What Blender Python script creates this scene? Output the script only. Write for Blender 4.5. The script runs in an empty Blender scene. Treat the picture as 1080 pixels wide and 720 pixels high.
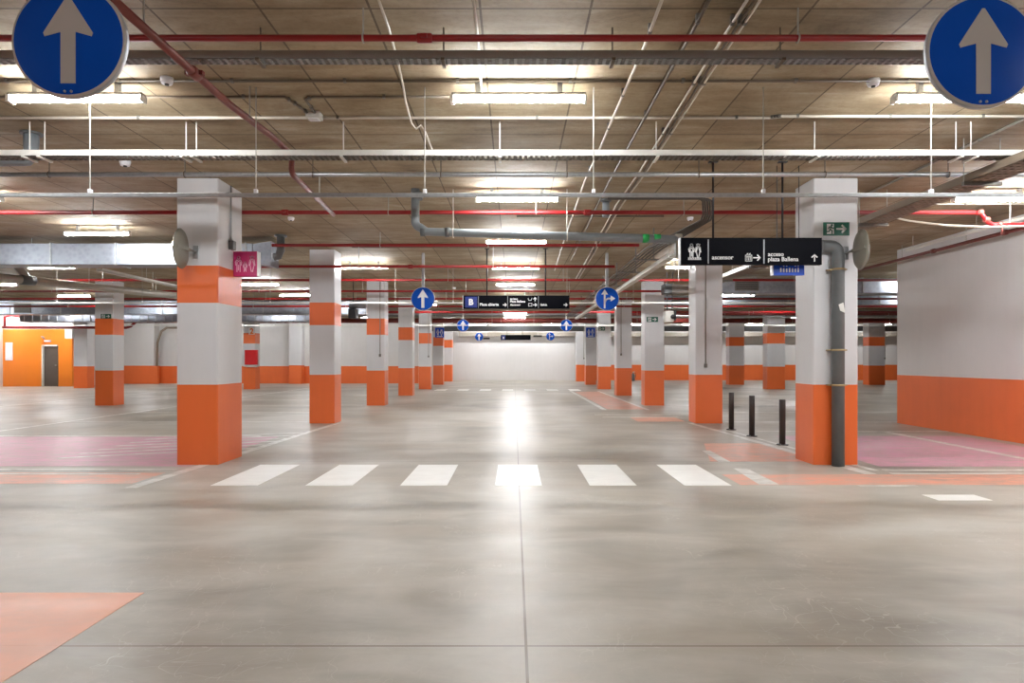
import bpy, bmesh, math, random
from mathutils import Vector, Matrix
random.seed(7)
sc = bpy.context.scene
COL = sc.collection
F, VX, VY, H = 720.0, 542.0, 379.0, 1.3        # focal (px), vanishing point (px), eye height (m)
ZC = 3.54                                        # ceiling height


def P(px, py, D):
    return Vector(((px - VX) * D / F, D, H - (py - VY) * D / F))


def PX(px, D):
    return (px - VX) * D / F


def ZY(py, D):
    return H - (py - VY) * D / F


# ------------------------------------------------------------------ materials
def lin(r, g, b):
    f = lambda c: (c / 255 / 12.92) if c / 255 <= 0.04045 else ((c / 255 + 0.055) / 1.055) ** 2.4
    return (f(r), f(g), f(b), 1.0)


class NT:
    def __init__(self, name):
        self.m = bpy.data.materials.new(name)
        self.m.use_nodes = True
        self.t = self.m.node_tree
        self.b = self.t.nodes['Principled BSDF']

    def n(self, typ, **kw):
        x = self.t.nodes.new(typ)
        for k, v in kw.items():
            setattr(x, k, v)
        return x

    def l(self, a, b):
        self.t.links.new(a, b)

    def math(self, op, a, b=None, c=None):
        x = self.n('ShaderNodeMath', operation=op)
        for i, v in enumerate((a, b, c)):
            if v is None:
                continue
            if isinstance(v, (int, float)):
                x.inputs[i].default_value = v
            else:
                self.l(v, x.inputs[i])
        return x.outputs[0]

    def mix(self, fac, a, b, blend='MIX'):
        x = self.n('ShaderNodeMix', data_type='RGBA', blend_type=blend)
        for i, v in ((0, fac), (6, a), (7, b)):
            if isinstance(v, (int, float)):
                x.inputs[i].default_value = v
            elif isinstance(v, tuple):
                x.inputs[i].default_value = v
            else:
                self.l(v, x.inputs[i])
        return x.outputs[2]

    def noise(self, vec, scale, detail=4, rough=0.55, dist=0.0):
        x = self.n('ShaderNodeTexNoise')
        x.inputs['Scale'].default_value = scale
        x.inputs['Detail'].default_value = detail
        x.inputs['Roughness'].default_value = rough
        x.inputs['Distortion'].default_value = dist
        if vec is not None:
            self.l(vec, x.inputs['Vector'])
        return x.outputs['Fac']

    def ramp(self, fac, stops):
        x = self.n('ShaderNodeValToRGB')
        e = x.color_ramp.elements
        e[0].position, e[0].color = stops[0]
        e[1].position, e[1].color = stops[-1]
        for p, c in stops[1:-1]:
            q = e.new(p)
            q.color = c
        self.l(fac, x.inputs[0])
        return x.outputs[0]

    def rng(self, v, a, b, c, d):
        x = self.n('ShaderNodeMapRange')
        for i, q in enumerate((a, b, c, d)):
            x.inputs[i + 1].default_value = q
        self.l(v, x.inputs[0])
        return x.outputs[0]

    def pos(self, scale=(1, 1, 1)):
        g = self.n('ShaderNodeNewGeometry')
        mp = self.n('ShaderNodeMapping')
        mp.inputs['Scale'].default_value = scale
        self.l(g.outputs['Position'], mp.inputs['Vector'])
        return mp.outputs[0]

    def bump(self, h, strength, dist=0.01):
        x = self.n('ShaderNodeBump')
        x.inputs['Strength'].default_value = strength
        x.inputs['Distance'].default_value = dist
        self.l(h, x.inputs['Height'])
        self.l(x.outputs[0], self.b.inputs['Normal'])


def g3(v):
    return (v, v, v, 1)


def mat(name, col, rough=0.5, metal=0.0, var=0.08, scale=6.0, spec=0.5):
    """A plain procedural finish: one colour with faint noise wear in colour and gloss."""
    if 0.2 < rough < 0.37:
        rough = 0.37
    k = NT(name)
    n = k.noise(k.pos(), scale, 5)
    lo = tuple(c * (1 - var) for c in col[:3]) + (1,)
    hi = tuple(min(1, c * (1 + var)) for c in col[:3]) + (1,)
    k.l(k.ramp(n, [(0.3, lo), (0.7, hi)]), k.b.inputs['Base Color'])
    k.l(k.rng(n, 0.3, 0.7, max(0.02, rough - 0.06), rough + 0.06), k.b.inputs['Roughness'])
    k.b.inputs['Metallic'].default_value = metal
    k.b.inputs['Specular IOR Level'].default_value = spec
    return k.m


def emit(name, col, strength):
    k = NT(name)
    k.b.inputs['Base Color'].default_value = (0.9, 0.9, 0.9, 1)
    k.b.inputs['Emission Color'].default_value = col
    k.b.inputs['Emission Strength'].default_value = strength
    return k.m


def floor_finish(name, paint=None, wear=0.35, lo=0.42, hi=0.62):
    """Polished concrete; with paint: the same slab under a worn coat of paint."""
    k = NT(name)
    p = k.pos()
    big = k.noise(p, 0.45, 4, 0.55, 0.5)
    streak = k.noise(k.pos((0.7, 1.8, 1)), 1.3, 5, 0.55, 0.5)
    fine = k.noise(p, 14, 5, 0.6)
    base = k.ramp(k.math('ADD', k.math('MULTIPLY', big, 0.55), k.math('MULTIPLY', streak, 0.45)),
                  [(0.30, lin(120, 112, 101)), (0.44, lin(156, 149, 137)), (0.54, lin(177, 171, 160)), (0.68, lin(196, 192, 184))])
    base = k.mix(1.0, base, k.ramp(fine, [(0.25, g3(0.93)), (0.5, g3(1.0)), (0.75, g3(1.04))]), 'MULTIPLY')
    warm = k.noise(k.pos((0.6, 1.5, 1)), 0.6, 4, 0.6)
    base = k.mix(k.rng(warm, 0.45, 0.72, 0, 0.45), base, lin(154, 136, 114))
    # fine light scratches: thin contour lines of two stretched noises
    sc_mask = k.rng(k.noise(p, 0.9, 3), 0.45, 0.65, 0, 0.4)
    for ang, st in ((0.5, (3.2, 0.7, 1)), (-0.7, (0.8, 3.0, 1)), (0.1, (1.2, 1.2, 1))):
        mp = k.n('ShaderNodeMapping')
        mp.inputs['Rotation'].default_value = (0, 0, ang)
        mp.inputs['Scale'].default_value = st
        gg = k.n('ShaderNodeNewGeometry')
        k.l(gg.outputs['Position'], mp.inputs['Vector'])
        q = k.noise(mp.outputs[0], 2.4, 2, 0.5, 0.3)
        ln = k.math('LESS_THAN', k.math('ABSOLUTE', k.math('SUBTRACT', q, 0.5)), 0.0028)
        base = k.mix(k.math('MULTIPLY', ln, sc_mask), base, lin(204, 198, 188))
    # sawn joints
    g = k.n('ShaderNodeNewGeometry')
    s = k.n('ShaderNodeSeparateXYZ')
    k.l(g.outputs['Position'], s.inputs[0])
    x, y = s.outputs[0], s.outputs[1]
    jx = k.math('LESS_THAN', k.math('ABSOLUTE', k.math('SUBTRACT', k.math('PINGPONG', k.math('SUBTRACT', x, 0.055), 3.9), 0.0)), 0.0065)
    jy = None
    for y0 in (3.10, 8.72, 17.3, 25.5, 34):
        q = k.math('LESS_THAN', k.math('ABSOLUTE', k.math('SUBTRACT', y, y0)), 0.006 if y0 < 10 else 0.02)
        jy = q if jy is None else k.math('MAXIMUM', jy, q)
    base = k.mix(k.math('MULTIPLY', k.math('MAXIMUM', jx, jy), 0.75), base, lin(90, 72, 54))
    rough = k.rng(k.math('ADD', k.math('MULTIPLY', streak, 0.7), k.math('MULTIPLY', fine, 0.3)), 0.35, 0.65, 0.34, 0.50)
    if paint:
        w = k.noise(k.pos((1.2, 2.2, 1)), 2.6, 8, 0.7, 0.4)
        base = k.mix(k.rng(w, lo, hi, 1.0 - wear * 0.15, 1.0 - wear), base, paint)
    k.l(base, k.b.inputs['Base Color'])
    k.l(rough, k.b.inputs['Roughness'])
    k.b.inputs['Specular IOR Level'].default_value = 0.48
    k.bump(k.math('ADD', k.math('MULTIPLY', streak, 0.9), k.math('MULTIPLY', fine, 0.1)), 0.035, 0.012)
    return k.m


def ceiling_finish():
    k = NT('board marked concrete')
    p = k.pos()
    g = k.n('ShaderNodeNewGeometry')
    s = k.n('ShaderNodeSeparateXYZ')
    k.l(g.outputs['Position'], s.inputs[0])
    x, y = s.outputs[0], s.outputs[1]
    ux = k.math('DIVIDE', k.math('SUBTRACT', x, 0.49), 0.705)
    uy = k.math('DIVIDE', k.math('SUBTRACT', y, 4.36), 2.44)
    cx, cy = k.math('FLOOR', ux), k.math('FLOOR', uy)
    cv = k.n('ShaderNodeCombineXYZ')
    k.l(cx, cv.inputs[0]); k.l(cy, cv.inputs[1])
    wn = k.n('ShaderNodeTexWhiteNoise', noise_dimensions='2D')
    k.l(cv.outputs[0], wn.inputs['Vector'])
    grain = k.noise(k.pos((0.8, 3.4, 1)), 1.6, 8, 0.7, 0.6)
    blot = k.noise(p, 0.8, 5, 0.6, 0.4)
    col = k.ramp(k.math('ADD', k.math('MULTIPLY', grain, 0.45), k.math('MULTIPLY', blot, 0.55)),
                 [(0.32, lin(112, 96, 72)), (0.45, lin(152, 134, 106)), (0.55, lin(172, 156, 129)), (0.68, lin(196, 187, 166))])
    tone = k.rng(wn.outputs['Value'], 0, 1, 0.86, 1.08)
    tc = k.n('ShaderNodeCombineColor')
    for i in range(3):
        k.l(tone, tc.inputs[i])
    col = k.mix(1.0, col, tc.outputs[0], 'MULTIPLY')
    st = k.noise(k.pos((1, 2.2, 1)), 0.55, 7, 0.75, 1.2)
    col = k.mix(k.rng(st, 0.60, 0.72, 0, 0.55), col, lin(104, 70, 46))
    fx = k.math('ABSOLUTE', k.math('SUBTRACT', k.math('FRACT', k.math('ADD', ux, 0.5)), 0.5))
    fy = k.math('ABSOLUTE', k.math('SUBTRACT', k.math('FRACT', k.math('ADD', uy, 0.5)), 0.5))
    j = k.math('MAXIMUM', k.math('LESS_THAN', fx, 0.011), k.math('LESS_THAN', fy, 0.0035))
    col = k.mix(k.math('MULTIPLY', j, 0.7), col, lin(62, 48, 36))
    sp = k.noise(p, 26, 4, 0.7)
    col = k.mix(1.0, col, k.ramp(sp, [(0.3, g3(0.84)), (0.5, g3(1.0)), (0.8, g3(1.06))]), 'MULTIPLY')
    s2 = k.noise(k.pos((1.0, 2.6, 1)), 1.5, 5, 0.7, 0.8)
    col = k.mix(k.rng(s2, 0.70, 0.74, 0, 0.6), col, lin(74, 56, 40))
    k.l(col, k.b.inputs['Base Color'])
    k.b.inputs['Roughness'].default_value = 0.75
    k.bump(grain, 0.25, 0.01)
    return k.m


def wall_paint(name, col, rough=0.45, dirt=0.05):
    k = NT(name)
    n = k.noise(k.pos(), 1.3, 6, 0.6, 0.3)
    m = k.noise(k.pos((3, 3, 0.35)), 2.0, 5, 0.6)
    d = tuple(c * (1 - dirt) for c in col[:3]) + (1,)
    c = k.ramp(k.math('ADD', k.math('MULTIPLY', n, 0.6), k.math('MULTIPLY', m, 0.4)), [(0.32, d), (0.55, col), (0.8, col)])
    k.l(c, k.b.inputs['Base Color'])
    k.b.inputs['Roughness'].default_value = rough
    k.bump(k.noise(k.pos(), 60, 3), 0.04, 0.004)
    return k.m


def galv(name, col, rough=0.38, scale=7, metal=0.75):
    k = NT(name)
    v = k.n('ShaderNodeTexVoronoi')
    v.inputs['Scale'].default_value = scale * 4
    k.l(k.pos(), v.inputs['Vector'])
    n = k.noise(k.pos((1, 1, 1)), scale, 5)
    a = tuple(c * 0.82 for c in col[:3]) + (1,)
    mixed = k.math('ADD', k.math('MULTIPLY', n, 0.6), k.math('MULTIPLY', v.outputs['Distance'], 0.5))
    k.l(k.ramp(mixed, [(0.3, a), (0.65, col)]), k.b.inputs['Base Color'])
    k.b.inputs['Metallic'].default_value = metal
    k.l(k.rng(n, 0.3, 0.7, rough - 0.08, rough + 0.08), k.b.inputs['Roughness'])
    return k.m


M = {}
WHITE = lin(214, 212, 211)
M['floor'] = floor_finish('polished concrete')
M['line'] = floor_finish('worn white road paint', lin(226, 224, 218), 0.75)
M['zebra'] = floor_finish('white zebra paint', lin(244, 243, 238), 0.12)
M['pinkbay'] = floor_finish('worn magenta floor paint', lin(214, 150, 176), 0.72, 0.36, 0.66)
M['salmon'] = floor_finish('worn salmon floor paint', lin(234, 156, 126), 0.72, 0.38, 0.64)
M['peach'] = floor_finish('peach floor paint', lin(230, 160, 128), 0.16)
M['ceiling'] = ceiling_finish()
M['white'] = wall_paint('white wall paint', WHITE)
M['orange'] = wall_paint('orange wall paint', lin(232, 112, 54), 0.38, 0.08)
M['orange_room'] = wall_paint('bright orange wall paint', lin(246, 140, 48), 0.3, 0.06)
M['pillar_white'] = wall_paint('white pillar paint', lin(214, 214, 216), 0.42, 0.06)
M['pillar_orange'] = wall_paint('orange pillar paint', lin(234, 112, 54), 0.36, 0.06)
M['red_pipe'] = mat('red enamel', lin(142, 22, 24), 0.4, 0, 0.1)
M['dark_red'] = mat('oxide red enamel', lin(112, 40, 34), 0.45, 0, 0.12)
M['rust_red'] = mat('dull red pipe enamel', lin(116, 54, 46), 0.42, 0, 0.12)
M['galv'] = galv('galvanised steel', lin(176, 178, 180))
M['galv_dark'] = galv('weathered galvanised steel', lin(128, 124, 118), 0.45)
M['duct'] = galv('silver duct sheet', lin(160, 165, 174), 0.38, 3, 0.95)
M['rod'] = mat('zinc rod', lin(180, 178, 170), 0.4, 0.5)
M['white_metal'] = mat('white lacquered steel', lin(222, 220, 212), 0.4, 0.0)
M['beige_tray'] = mat('beige lacquered tray', lin(132, 118, 102), 0.5, 0.1)
M['pvc'] = mat('grey pvc', lin(128, 134, 138), 0.35, 0)
M['pvc_dark'] = mat('dark grey pvc', lin(98, 101, 102), 0.34, 0)
M['cable'] = mat('white cable sheath', lin(214, 206, 192), 0.5)
M['conduit'] = mat('grey conduit', lin(146, 138, 126), 0.45)
M['dark_conduit'] = mat('dark brown conduit', lin(104, 92, 78), 0.5)  # browner and darker than the grey conduit
M['black'] = mat('black lacquer', lin(24, 24, 28), 0.4, 0, 0.15)
M['dark_cable'] = mat('dark cable sheath', lin(66, 58, 50), 0.5)
M['sign_black'] = mat('navy black sign panel', lin(9, 10, 16), 0.45, 0, 0.05, 6.0, 0.04)
M['sign_blue'] = mat('blue sign enamel', lin(0, 78, 184), 0.4, 0, 0.04, 6.0, 0.2)
M['sign_navy'] = mat('deep blue sign panel', lin(14, 40, 122), 0.25, 0, 0.05)
M['sign_white'] = mat('white reflective film', lin(232, 232, 232), 0.4, 0, 0.03)
M['sign_grey'] = mat('grey reflective film', lin(190, 184, 178), 0.45, 0, 0.03)
M['sign_back'] = mat('bare aluminium', lin(168, 170, 174), 0.4, 0.6)
M['divider'] = mat('grey divider strip', lin(130, 132, 136), 0.4, 0.3)
M['magenta'] = mat('magenta sign panel', lin(190, 24, 102), 0.3, 0, 0.04)
M['pinkish'] = mat('pale pink film', lin(240, 190, 214), 0.5, 0, 0.03)
M['lightbox'] = mat('white light box case', lin(236, 236, 240), 0.4)
M['exit_green'] = mat('exit sign green', lin(24, 92, 74), 0.4, 0, 0.05)
M['green_tape'] = mat('green tape', lin(30, 160, 80), 0.5)
M['mirror_back'] = mat('grey mirror back', lin(128, 124, 112), 0.5)
M['tray_grey'] = mat('grey tray flange', lin(150, 148, 146), 0.45)
M['pvc_tan'] = mat('tan grey pvc', lin(172, 164, 152), 0.4)
k = NT('mirror glass'); k.b.inputs['Metallic'].default_value = 1; k.b.inputs['Roughness'].default_value = 0.03
k.b.inputs['Base Color'].default_value = (0.9, 0.9, 0.9, 1); M['mirror'] = k.m
M['bollard'] = mat('brown bollard enamel', lin(54, 42, 38), 0.4, 0.1, 0.15)
M['door_grey'] = mat('dark grey door', lin(96, 86, 78), 0.5)
M['box_grey'] = mat('pale grey plastic', lin(196, 192, 184), 0.5)
M['grille'] = mat('dark vent grille', lin(70, 68, 66), 0.5)
M['fire_red'] = mat('fire cabinet red', lin(206, 24, 28), 0.35)
M['tube'] = emit('lit lamp diffuser', (0.95, 0.975, 1.0, 1), 64.0)
M['sticker'] = mat('paper sticker', lin(226, 226, 220), 0.6)
M['gold'] = mat('brass clamp', lin(170, 150, 112), 0.4, 0.5)
M['blue_panel'] = mat('blue display panel', lin(10, 74, 196), 0.3, 0, 0.04)
M['orange_mark'] = mat('orange stencil paint', lin(226, 120, 40), 0.5)


# ------------------------------------------------------------------ mesh building
def wloc(o):
    v = Vector((0, 0, 0))
    while o is not None:
        v += o.location
        o = o.parent
    return v


class MB:
    def __init__(self):
        self.bm = bmesh.new()
        self.mats = []

    def mi(self, m):
        m = M[m] if isinstance(m, str) else m
        if m not in self.mats:
            self.mats.append(m)
        return self.mats.index(m)

    def box(self, x0, x1, y0, y1, z0, z1, m, bevel=0.0, mtx=None):
        r = bmesh.ops.create_cube(self.bm, size=1)
        vs = r['verts']
        for v in vs:
            v.co = Vector(((x0 + x1) / 2 + v.co.x * (x1 - x0), (y0 + y1) / 2 + v.co.y * (y1 - y0), (z0 + z1) / 2 + v.co.z * (z1 - z0)))
            if mtx:
                v.co = mtx @ v.co
        fs = list({f for v in vs for f in v.link_faces})
        i = self.mi(m)
        for f in fs:
            f.material_index = i
        if bevel > 0:
            es = list({e for f in fs for e in f.edges})
            rr = bmesh.ops.bevel(self.bm, geom=es, offset=bevel, segments=2, affect='EDGES', profile=0.5)
            for f in rr['faces']:
                f.material_index = i
        return self

    def tube(self, pts, r, m, n=10, caps=True):
        pts = [Vector(p) for p in pts]
        i = self.mi(m)
        prev = None
        ref = None
        rings = []
        rs = r if isinstance(r, (list, tuple)) else [r] * len(pts)
        for k_, p in enumerate(pts):
            if k_ == 0:
                t = pts[1] - pts[0]
            elif k_ == len(pts) - 1:
                t = pts[-1] - pts[-2]
            else:
                t = (pts[k_ + 1] - p).normalized() + (p - pts[k_ - 1]).normalized()
            t.normalize()
            if ref is None:
                up = Vector((0, 0, 1)) if abs(t.z) < 0.9 else Vector((0, 1, 0))
                a = t.cross(up).normalized()
            else:
                a = (ref - t * ref.dot(t)).normalized()
            ref = a
            b = t.cross(a)
            ring = [self.bm.verts.new(p + (a * math.cos(2 * math.pi * j / n) + b * math.sin(2 * math.pi * j / n)) * rs[k_]) for j in range(n)]
            rings.append(ring)
        for q in range(len(rings) - 1):
            for j in range(n):
                f = self.bm.faces.new((rings[q][j], rings[q][(j + 1) % n], rings[q + 1][(j + 1) % n], rings[q + 1][j]))
                f.material_index = i
                f.smooth = n > 6
        if caps:
            for ring in (rings[0], rings[-1]):
                f = self.bm.faces.new(ring)
                f.material_index = i
        return self

    def prism(self, pts, y0, y1, m):
        """outline in the XZ plane given thickness along Y"""
        i = self.mi(m)
        a = [self.bm.verts.new((p[0], y0, p[1])) for p in pts]
        b = [self.bm.verts.new((p[0], y1, p[1])) for p in pts]
        n = len(pts)
        fs = [self.bm.faces.new(a), self.bm.faces.new(list(reversed(b)))]
        for j in range(n):
            fs.append(self.bm.faces.new((a[j], b[j], b[(j + 1) % n], a[(j + 1) % n])))
        for f in fs:
            f.material_index = i
        return self

    def slab(self, pts, z0, z1, m):
        """outline in the XY plane given thickness along Z"""
        i = self.mi(m)
        a = [self.bm.verts.new((p[0], p[1], z0)) for p in pts]
        b = [self.bm.verts.new((p[0], p[1], z1)) for p in pts]
        n = len(pts)
        fs = [self.bm.faces.new(list(reversed(a))), self.bm.faces.new(b)]
        for j in range(n):
            fs.append(self.bm.faces.new((a[j], a[(j + 1) % n], b[(j + 1) % n], b[j])))
        for f in fs:
            f.material_index = i
        return self

    def lathe(self, prof, origin, axis, m, n=40, mats=None):
        """prof: list of (radius, distance along axis)"""
        ax = Vector(axis).normalized()
        up = Vector((0, 0, 1)) if abs(ax.z) < 0.9 else Vector((1, 0, 0))
        a = ax.cross(up).normalized()
        b = ax.cross(a)
        o = Vector(origin)
        rings = []
        for (r, d) in prof:
            if r <= 1e-6:
                rings.append([self.bm.verts.new(o + ax * d)])
            else:
                rings.append([self.bm.verts.new(o + ax * d + (a * math.cos(2 * math.pi * j / n) + b * math.sin(2 * math.pi * j / n)) * r) for j in range(n)])
        for q in range(len(rings) - 1):
            i = self.mi(mats[q] if mats else m)
            A, B = rings[q], rings[q + 1]
            for j in range(n):
                j2 = (j + 1) % n
                if len(A) == 1 and len(B) == 1:
                    continue
                if len(A) == 1:
                    f = self.bm.faces.new((A[0], B[j2], B[j]))
                elif len(B) == 1:
                    f = self.bm.faces.new((A[j], A[j2], B[0]))
                else:
                    f = self.bm.faces.new((A[j], A[j2], B[j2], B[j]))
                f.material_index = i
                f.smooth = True
        return self

    def strokes(self, lines, w, y0, y1, m, n=None):
        """flat pen strokes in the XZ plane, joined with round dots"""
        for ln in lines:
            for (ax_, az), (bx, bz) in zip(ln[:-1], ln[1:]):
                d = Vector((bx - ax_, bz - az))
                if d.length < 1e-6:
                    continue
                u = d.normalized() * w / 2
                nrm = Vector((-u.y, u.x))
                pts = [(ax_ - u.x + nrm.x, az - u.y + nrm.y), (bx + u.x + nrm.x, bz + u.y + nrm.y), (bx + u.x - nrm.x, bz + u.y - nrm.y), (ax_ - u.x - nrm.x, az - u.y - nrm.y)]
                self.prism(pts, y0, y1, m)
        return self

    def build(self, name, parent=None):
        bmesh.ops.recalc_face_normals(self.bm, faces=self.bm.faces[:])
        me = bpy.data.meshes.new(name)
        self.bm.to_mesh(me)
        self.bm.free()
        for m in self.mats:
            me.materials.append(m)
        o = bpy.data.objects.new(name, me)
        COL.objects.link(o)
        if parent is not None:
            me.transform(Matrix.Translation(-wloc(parent)))
            o.parent = parent
        return o


def tag(o, label, cat, group=None, kind=None):
    o['label'] = label
    o['category'] = cat
    if group:
        o['group'] = group
    if kind:
        o['kind'] = kind
    return o


def thing(name, label, cat, loc, group=None, kind=None):
    o = bpy.data.objects.new(name, None)
    COL.objects.link(o)
    o.location = loc
    o.empty_display_size = 0.1
    return tag(o, label, cat, group, kind)


def structure(o, label, cat):
    o['kind'] = 'structure'
    o['label'] = label
    o['category'] = cat
    return o


def dup(root, loc, label):
    r = root.copy(); COL.objects.link(r); r.location = loc; r['label'] = label
    for ch in list(root.children):
        c = ch.copy(); COL.objects.link(c); c.parent = r
        for g_ in list(ch.children):
            d = g_.copy(); COL.objects.link(d); d.parent = c
    return r


def text(name, body, x0, z0, y, width, m, parent, thick=0.004, bold=0.012, height=None):
    """raised lettering facing the camera side (-Y): x0 left edge, z0 baseline, fitted to WIDTH"""
    cu = bpy.data.curves.new(name, 'FONT')
    cu.body = body
    cu.size = 1.0
    cu.extrude = 0.02
    cu.offset = bold
    cu.resolution_u = 3
    tmp = bpy.data.objects.new(name + '_tmp', cu)
    COL.objects.link(tmp)
    bpy.context.view_layer.update()
    dg = bpy.context.evaluated_depsgraph_get()
    me = bpy.data.meshes.new_from_object(tmp.evaluated_get(dg))
    bpy.data.objects.remove(tmp)
    bpy.data.curves.remove(cu)
    xs = [v.co.x for v in me.vertices]
    s = width / (max(xs) - min(xs))
    ys = [v.co.y for v in me.vertices]
    sz = s if height is None else height / (max(ys) - min(ys))
    mn = min(xs)
    for v in me.vertices:
        c = v.co.copy()
        v.co = Vector((x0 + (c.x - mn) * s, y - thick / 2 - c.z / 0.02 * thick / 2, z0 + c.y * sz))
    me.materials.clear()
    me.materials.append(M[m])
    o = bpy.data.objects.new(name, me)
    COL.objects.link(o)
    me.transform(Matrix.Translation(-wloc(parent)))
    o.parent = parent
    return o


def arrow_pts(cx, cz, s, ang=0.0, head=0.55, shaft=0.11, hw=0.42):
    """outline of an upward arrow of height 2s centred on (cx, cz), turned clockwise by ang"""
    p = [(-shaft, -1), (shaft, -1), (shaft, 0.18), (hw, 0.08), (hw + 0.03, 0.16), (0.03, 1), (-0.03, 1), (-hw - 0.03, 0.16), (-hw, 0.08), (-shaft, 0.18)]
    c, sn = math.cos(ang), math.sin(ang)
    return [(cx + (x * c + z * sn) * s, cz + (-x * sn + z * c) * s) for x, z in p]


def arc(cx, cz, r, a0, a1, n=12):
    return [(cx + r * math.cos(a0 + (a1 - a0) * i / n), cz + r * math.sin(a0 + (a1 - a0) * i / n)) for i in range(n + 1)]


ORD = ['nearest', 'second', 'third', 'fourth', 'fifth', 'sixth', 'seventh', 'eighth', 'ninth', 'tenth', 'eleventh', 'twelfth']

# ------------------------------------------------------------------ camera
cam = bpy.data.cameras.new('camera')
co = bpy.data.objects.new('camera', cam)
COL.objects.link(co)
co.location = (0, 0, H)
co.rotation_euler = (math.pi / 2, 0, 0)
cam.sensor_width = 36
cam.lens = 24
cam.shift_x = -2 / 1080
cam.shift_y = 19 / 1080
cam.clip_start = 0.05
cam.clip_end = 200
sc.camera = co

# ------------------------------------------------------------------ setting
XL, XR, YB, YF = -27.0, 27.0, -7.0, 43.0
floor = MB().box(XL - .2, XR + .2, YB - .2, YF + .2, -0.2, 0, 'floor').build('floor')
structure(floor, 'polished grey concrete car park floor with sawn joints', 'floor')
ceiling = MB().box(XL - .2, XR + .2, YB - .2, YF + .2, ZC, ZC + 0.02, 'ceiling').build('ceiling')
structure(ceiling, 'brown concrete slab ceiling with board joints', 'ceiling')


def banded_wall(name, x0, x1, y0, y1, label, zo=0.97, base='orange', top='white', extra=None):
    b = MB().box(x0, x1, y0, y1, 0, zo, base).box(x0, x1, y0, y1, zo, ZC, top)
    o = b.build(name)
    return structure(o, label, 'wall')


banded_wall('wall_back_right', 3.9, XR, YF - .05, YF + .2, 'white far wall with orange base right of the aisle end')
structure(MB().box(-5.2, 3.9, 42.6, YF + .2, 0, ZC, 'white').build('wall_back'), 'plain white wall closing the end of the central aisle', 'wall')
banded_wall('wall_back_left', -19.3, -5.2, 37.2, YF + .2, 'white far wall with orange base left of the aisle', 0.94)
banded_wall('wall_left', XL - .2, XL, YB, YF, 'white wall with orange base closing the left end')
banded_wall('wall_right', XR, XR + .2, YB, YF, 'white wall with orange base closing the right end')
banded_wall('wall_rear', XL, XR, YB - .2, YB, 'white wall with orange base behind the viewpoint')
banded_wall('wall_side', 7.86, 12.0, YB, 14.0, 'long white wall with orange base beside the right bays', 0.985)
banded_wall('wall_corner', -21.2, -19.3, 36.6, YF, 'white wall corner with orange base right of the orange room')
# orange stair room at the far left
ox0, ox1, oy = PX(3, 33), PX(76, 33), 33.0
b = MB()
dx0, dx1 = PX(44, oy), PX(61.5, oy)
zt = ZY(347, oy)
b.box(ox0, dx0, oy, oy + .2, 0, zt, 'orange_room').box(dx1, ox1 - .35, oy, oy + .2, 0, zt, 'orange_room')
b.box(ox1 - .35, ox1, oy, oy + .2, 0, zt - .45, 'orange_room').box(dx0, dx1, oy, oy + .2, ZY(364, oy), zt, 'orange_room')
b.box(ox1 - .35, ox1, oy, oy + .2, zt - .45, zt, 'white')
b.box(ox0, ox1, oy, oy + .2, zt, ZC, 'white')
b.box(ox1 - .2, ox1, oy + .2, 36.7, 0, ZC, 'white')
structure(b.build('wall_orange'), 'bright orange stair room wall with a doorway', 'wall')
structure(MB().box(XL, ox0, 31.6, oy + .2, 0, ZC, 'white').build('wall_pale'), 'pale wall end left of the orange room', 'wall')
d = MB().box(dx0 + .06, dx1 - .06, oy + .08, oy + .14, 0.01, ZY(365, oy), 'door_grey').build('door_1')
structure(d, 'dark grey door in the orange wall', 'door')
f = MB().box(dx0, dx0 + .07, oy - .02, oy + .16, 0, ZY(363.5, oy), 'white_metal').box(dx1 - .05, dx1, oy - .02, oy + .16, 0, ZY(363.5, oy), 'door_grey')
f.box(dx0, dx1, oy - .02, oy + .16, ZY(365, oy), ZY(363.5, oy), 'white_metal')
f.build('door_frame', d)
MB().box(dx1 - .2, dx1 - .12, oy + .04, oy + .08, 1.0, 1.05, 'galv').build('door_handle', d)
o = MB().box(PX(6, 33), PX(13.5, 33), oy - .03, oy, ZY(380, 33), ZY(361, 33), 'lightbox', 0.005).build('wall_poster')
tag(o, 'tall white notice panel on the orange wall left of the door', 'notice')
o = thing('emergency_light', 'small white emergency light box above the dark grey door', 'light', (PX(50, 33), oy, ZY(359, 33)))
MB().box(PX(47.5, 33), PX(54, 33), oy - .09, oy + .003, ZY(360.5, 33), ZY(358.5, 33), 'lightbox', 0.01).build('casing', o)
MB().tube([(PX(46, 33), oy - .03, ZY(355, 33)), (PX(46, 33), oy - .15, ZY(355, 33)), (PX(50, 33), oy - .2, ZY(357, 33))], 0.03, 'galv').build('bracket', o)


# ------------------------------------------------------------------ floor paint (parts of the floor)
def paint(name, pts, m, h=0.002):
    return MB().slab(pts, 0.0, h, m).build(name, floor)


def rect(name, x0, x1, y0, y1, m, h=0.002):
    return paint(name, [(x0, y0), (x1, y0), (x1, y1), (x0, y1)], m, h)


for i in range(6):
    x = -3.13 + .978 * i
    rect('zebra_stripe', x, x + .485, 7.04, 8.43, 'zebra', 0.003)
for i in range(7):
    x = -3.35 + .95 * i
    rect('zebra_stripe', x, x + .47, 28.4, 29.9, 'zebra', 0.003)
rect('orange_floor_patch', -6.2, -2.06, 0.4, 3.805, 'peach')
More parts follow.
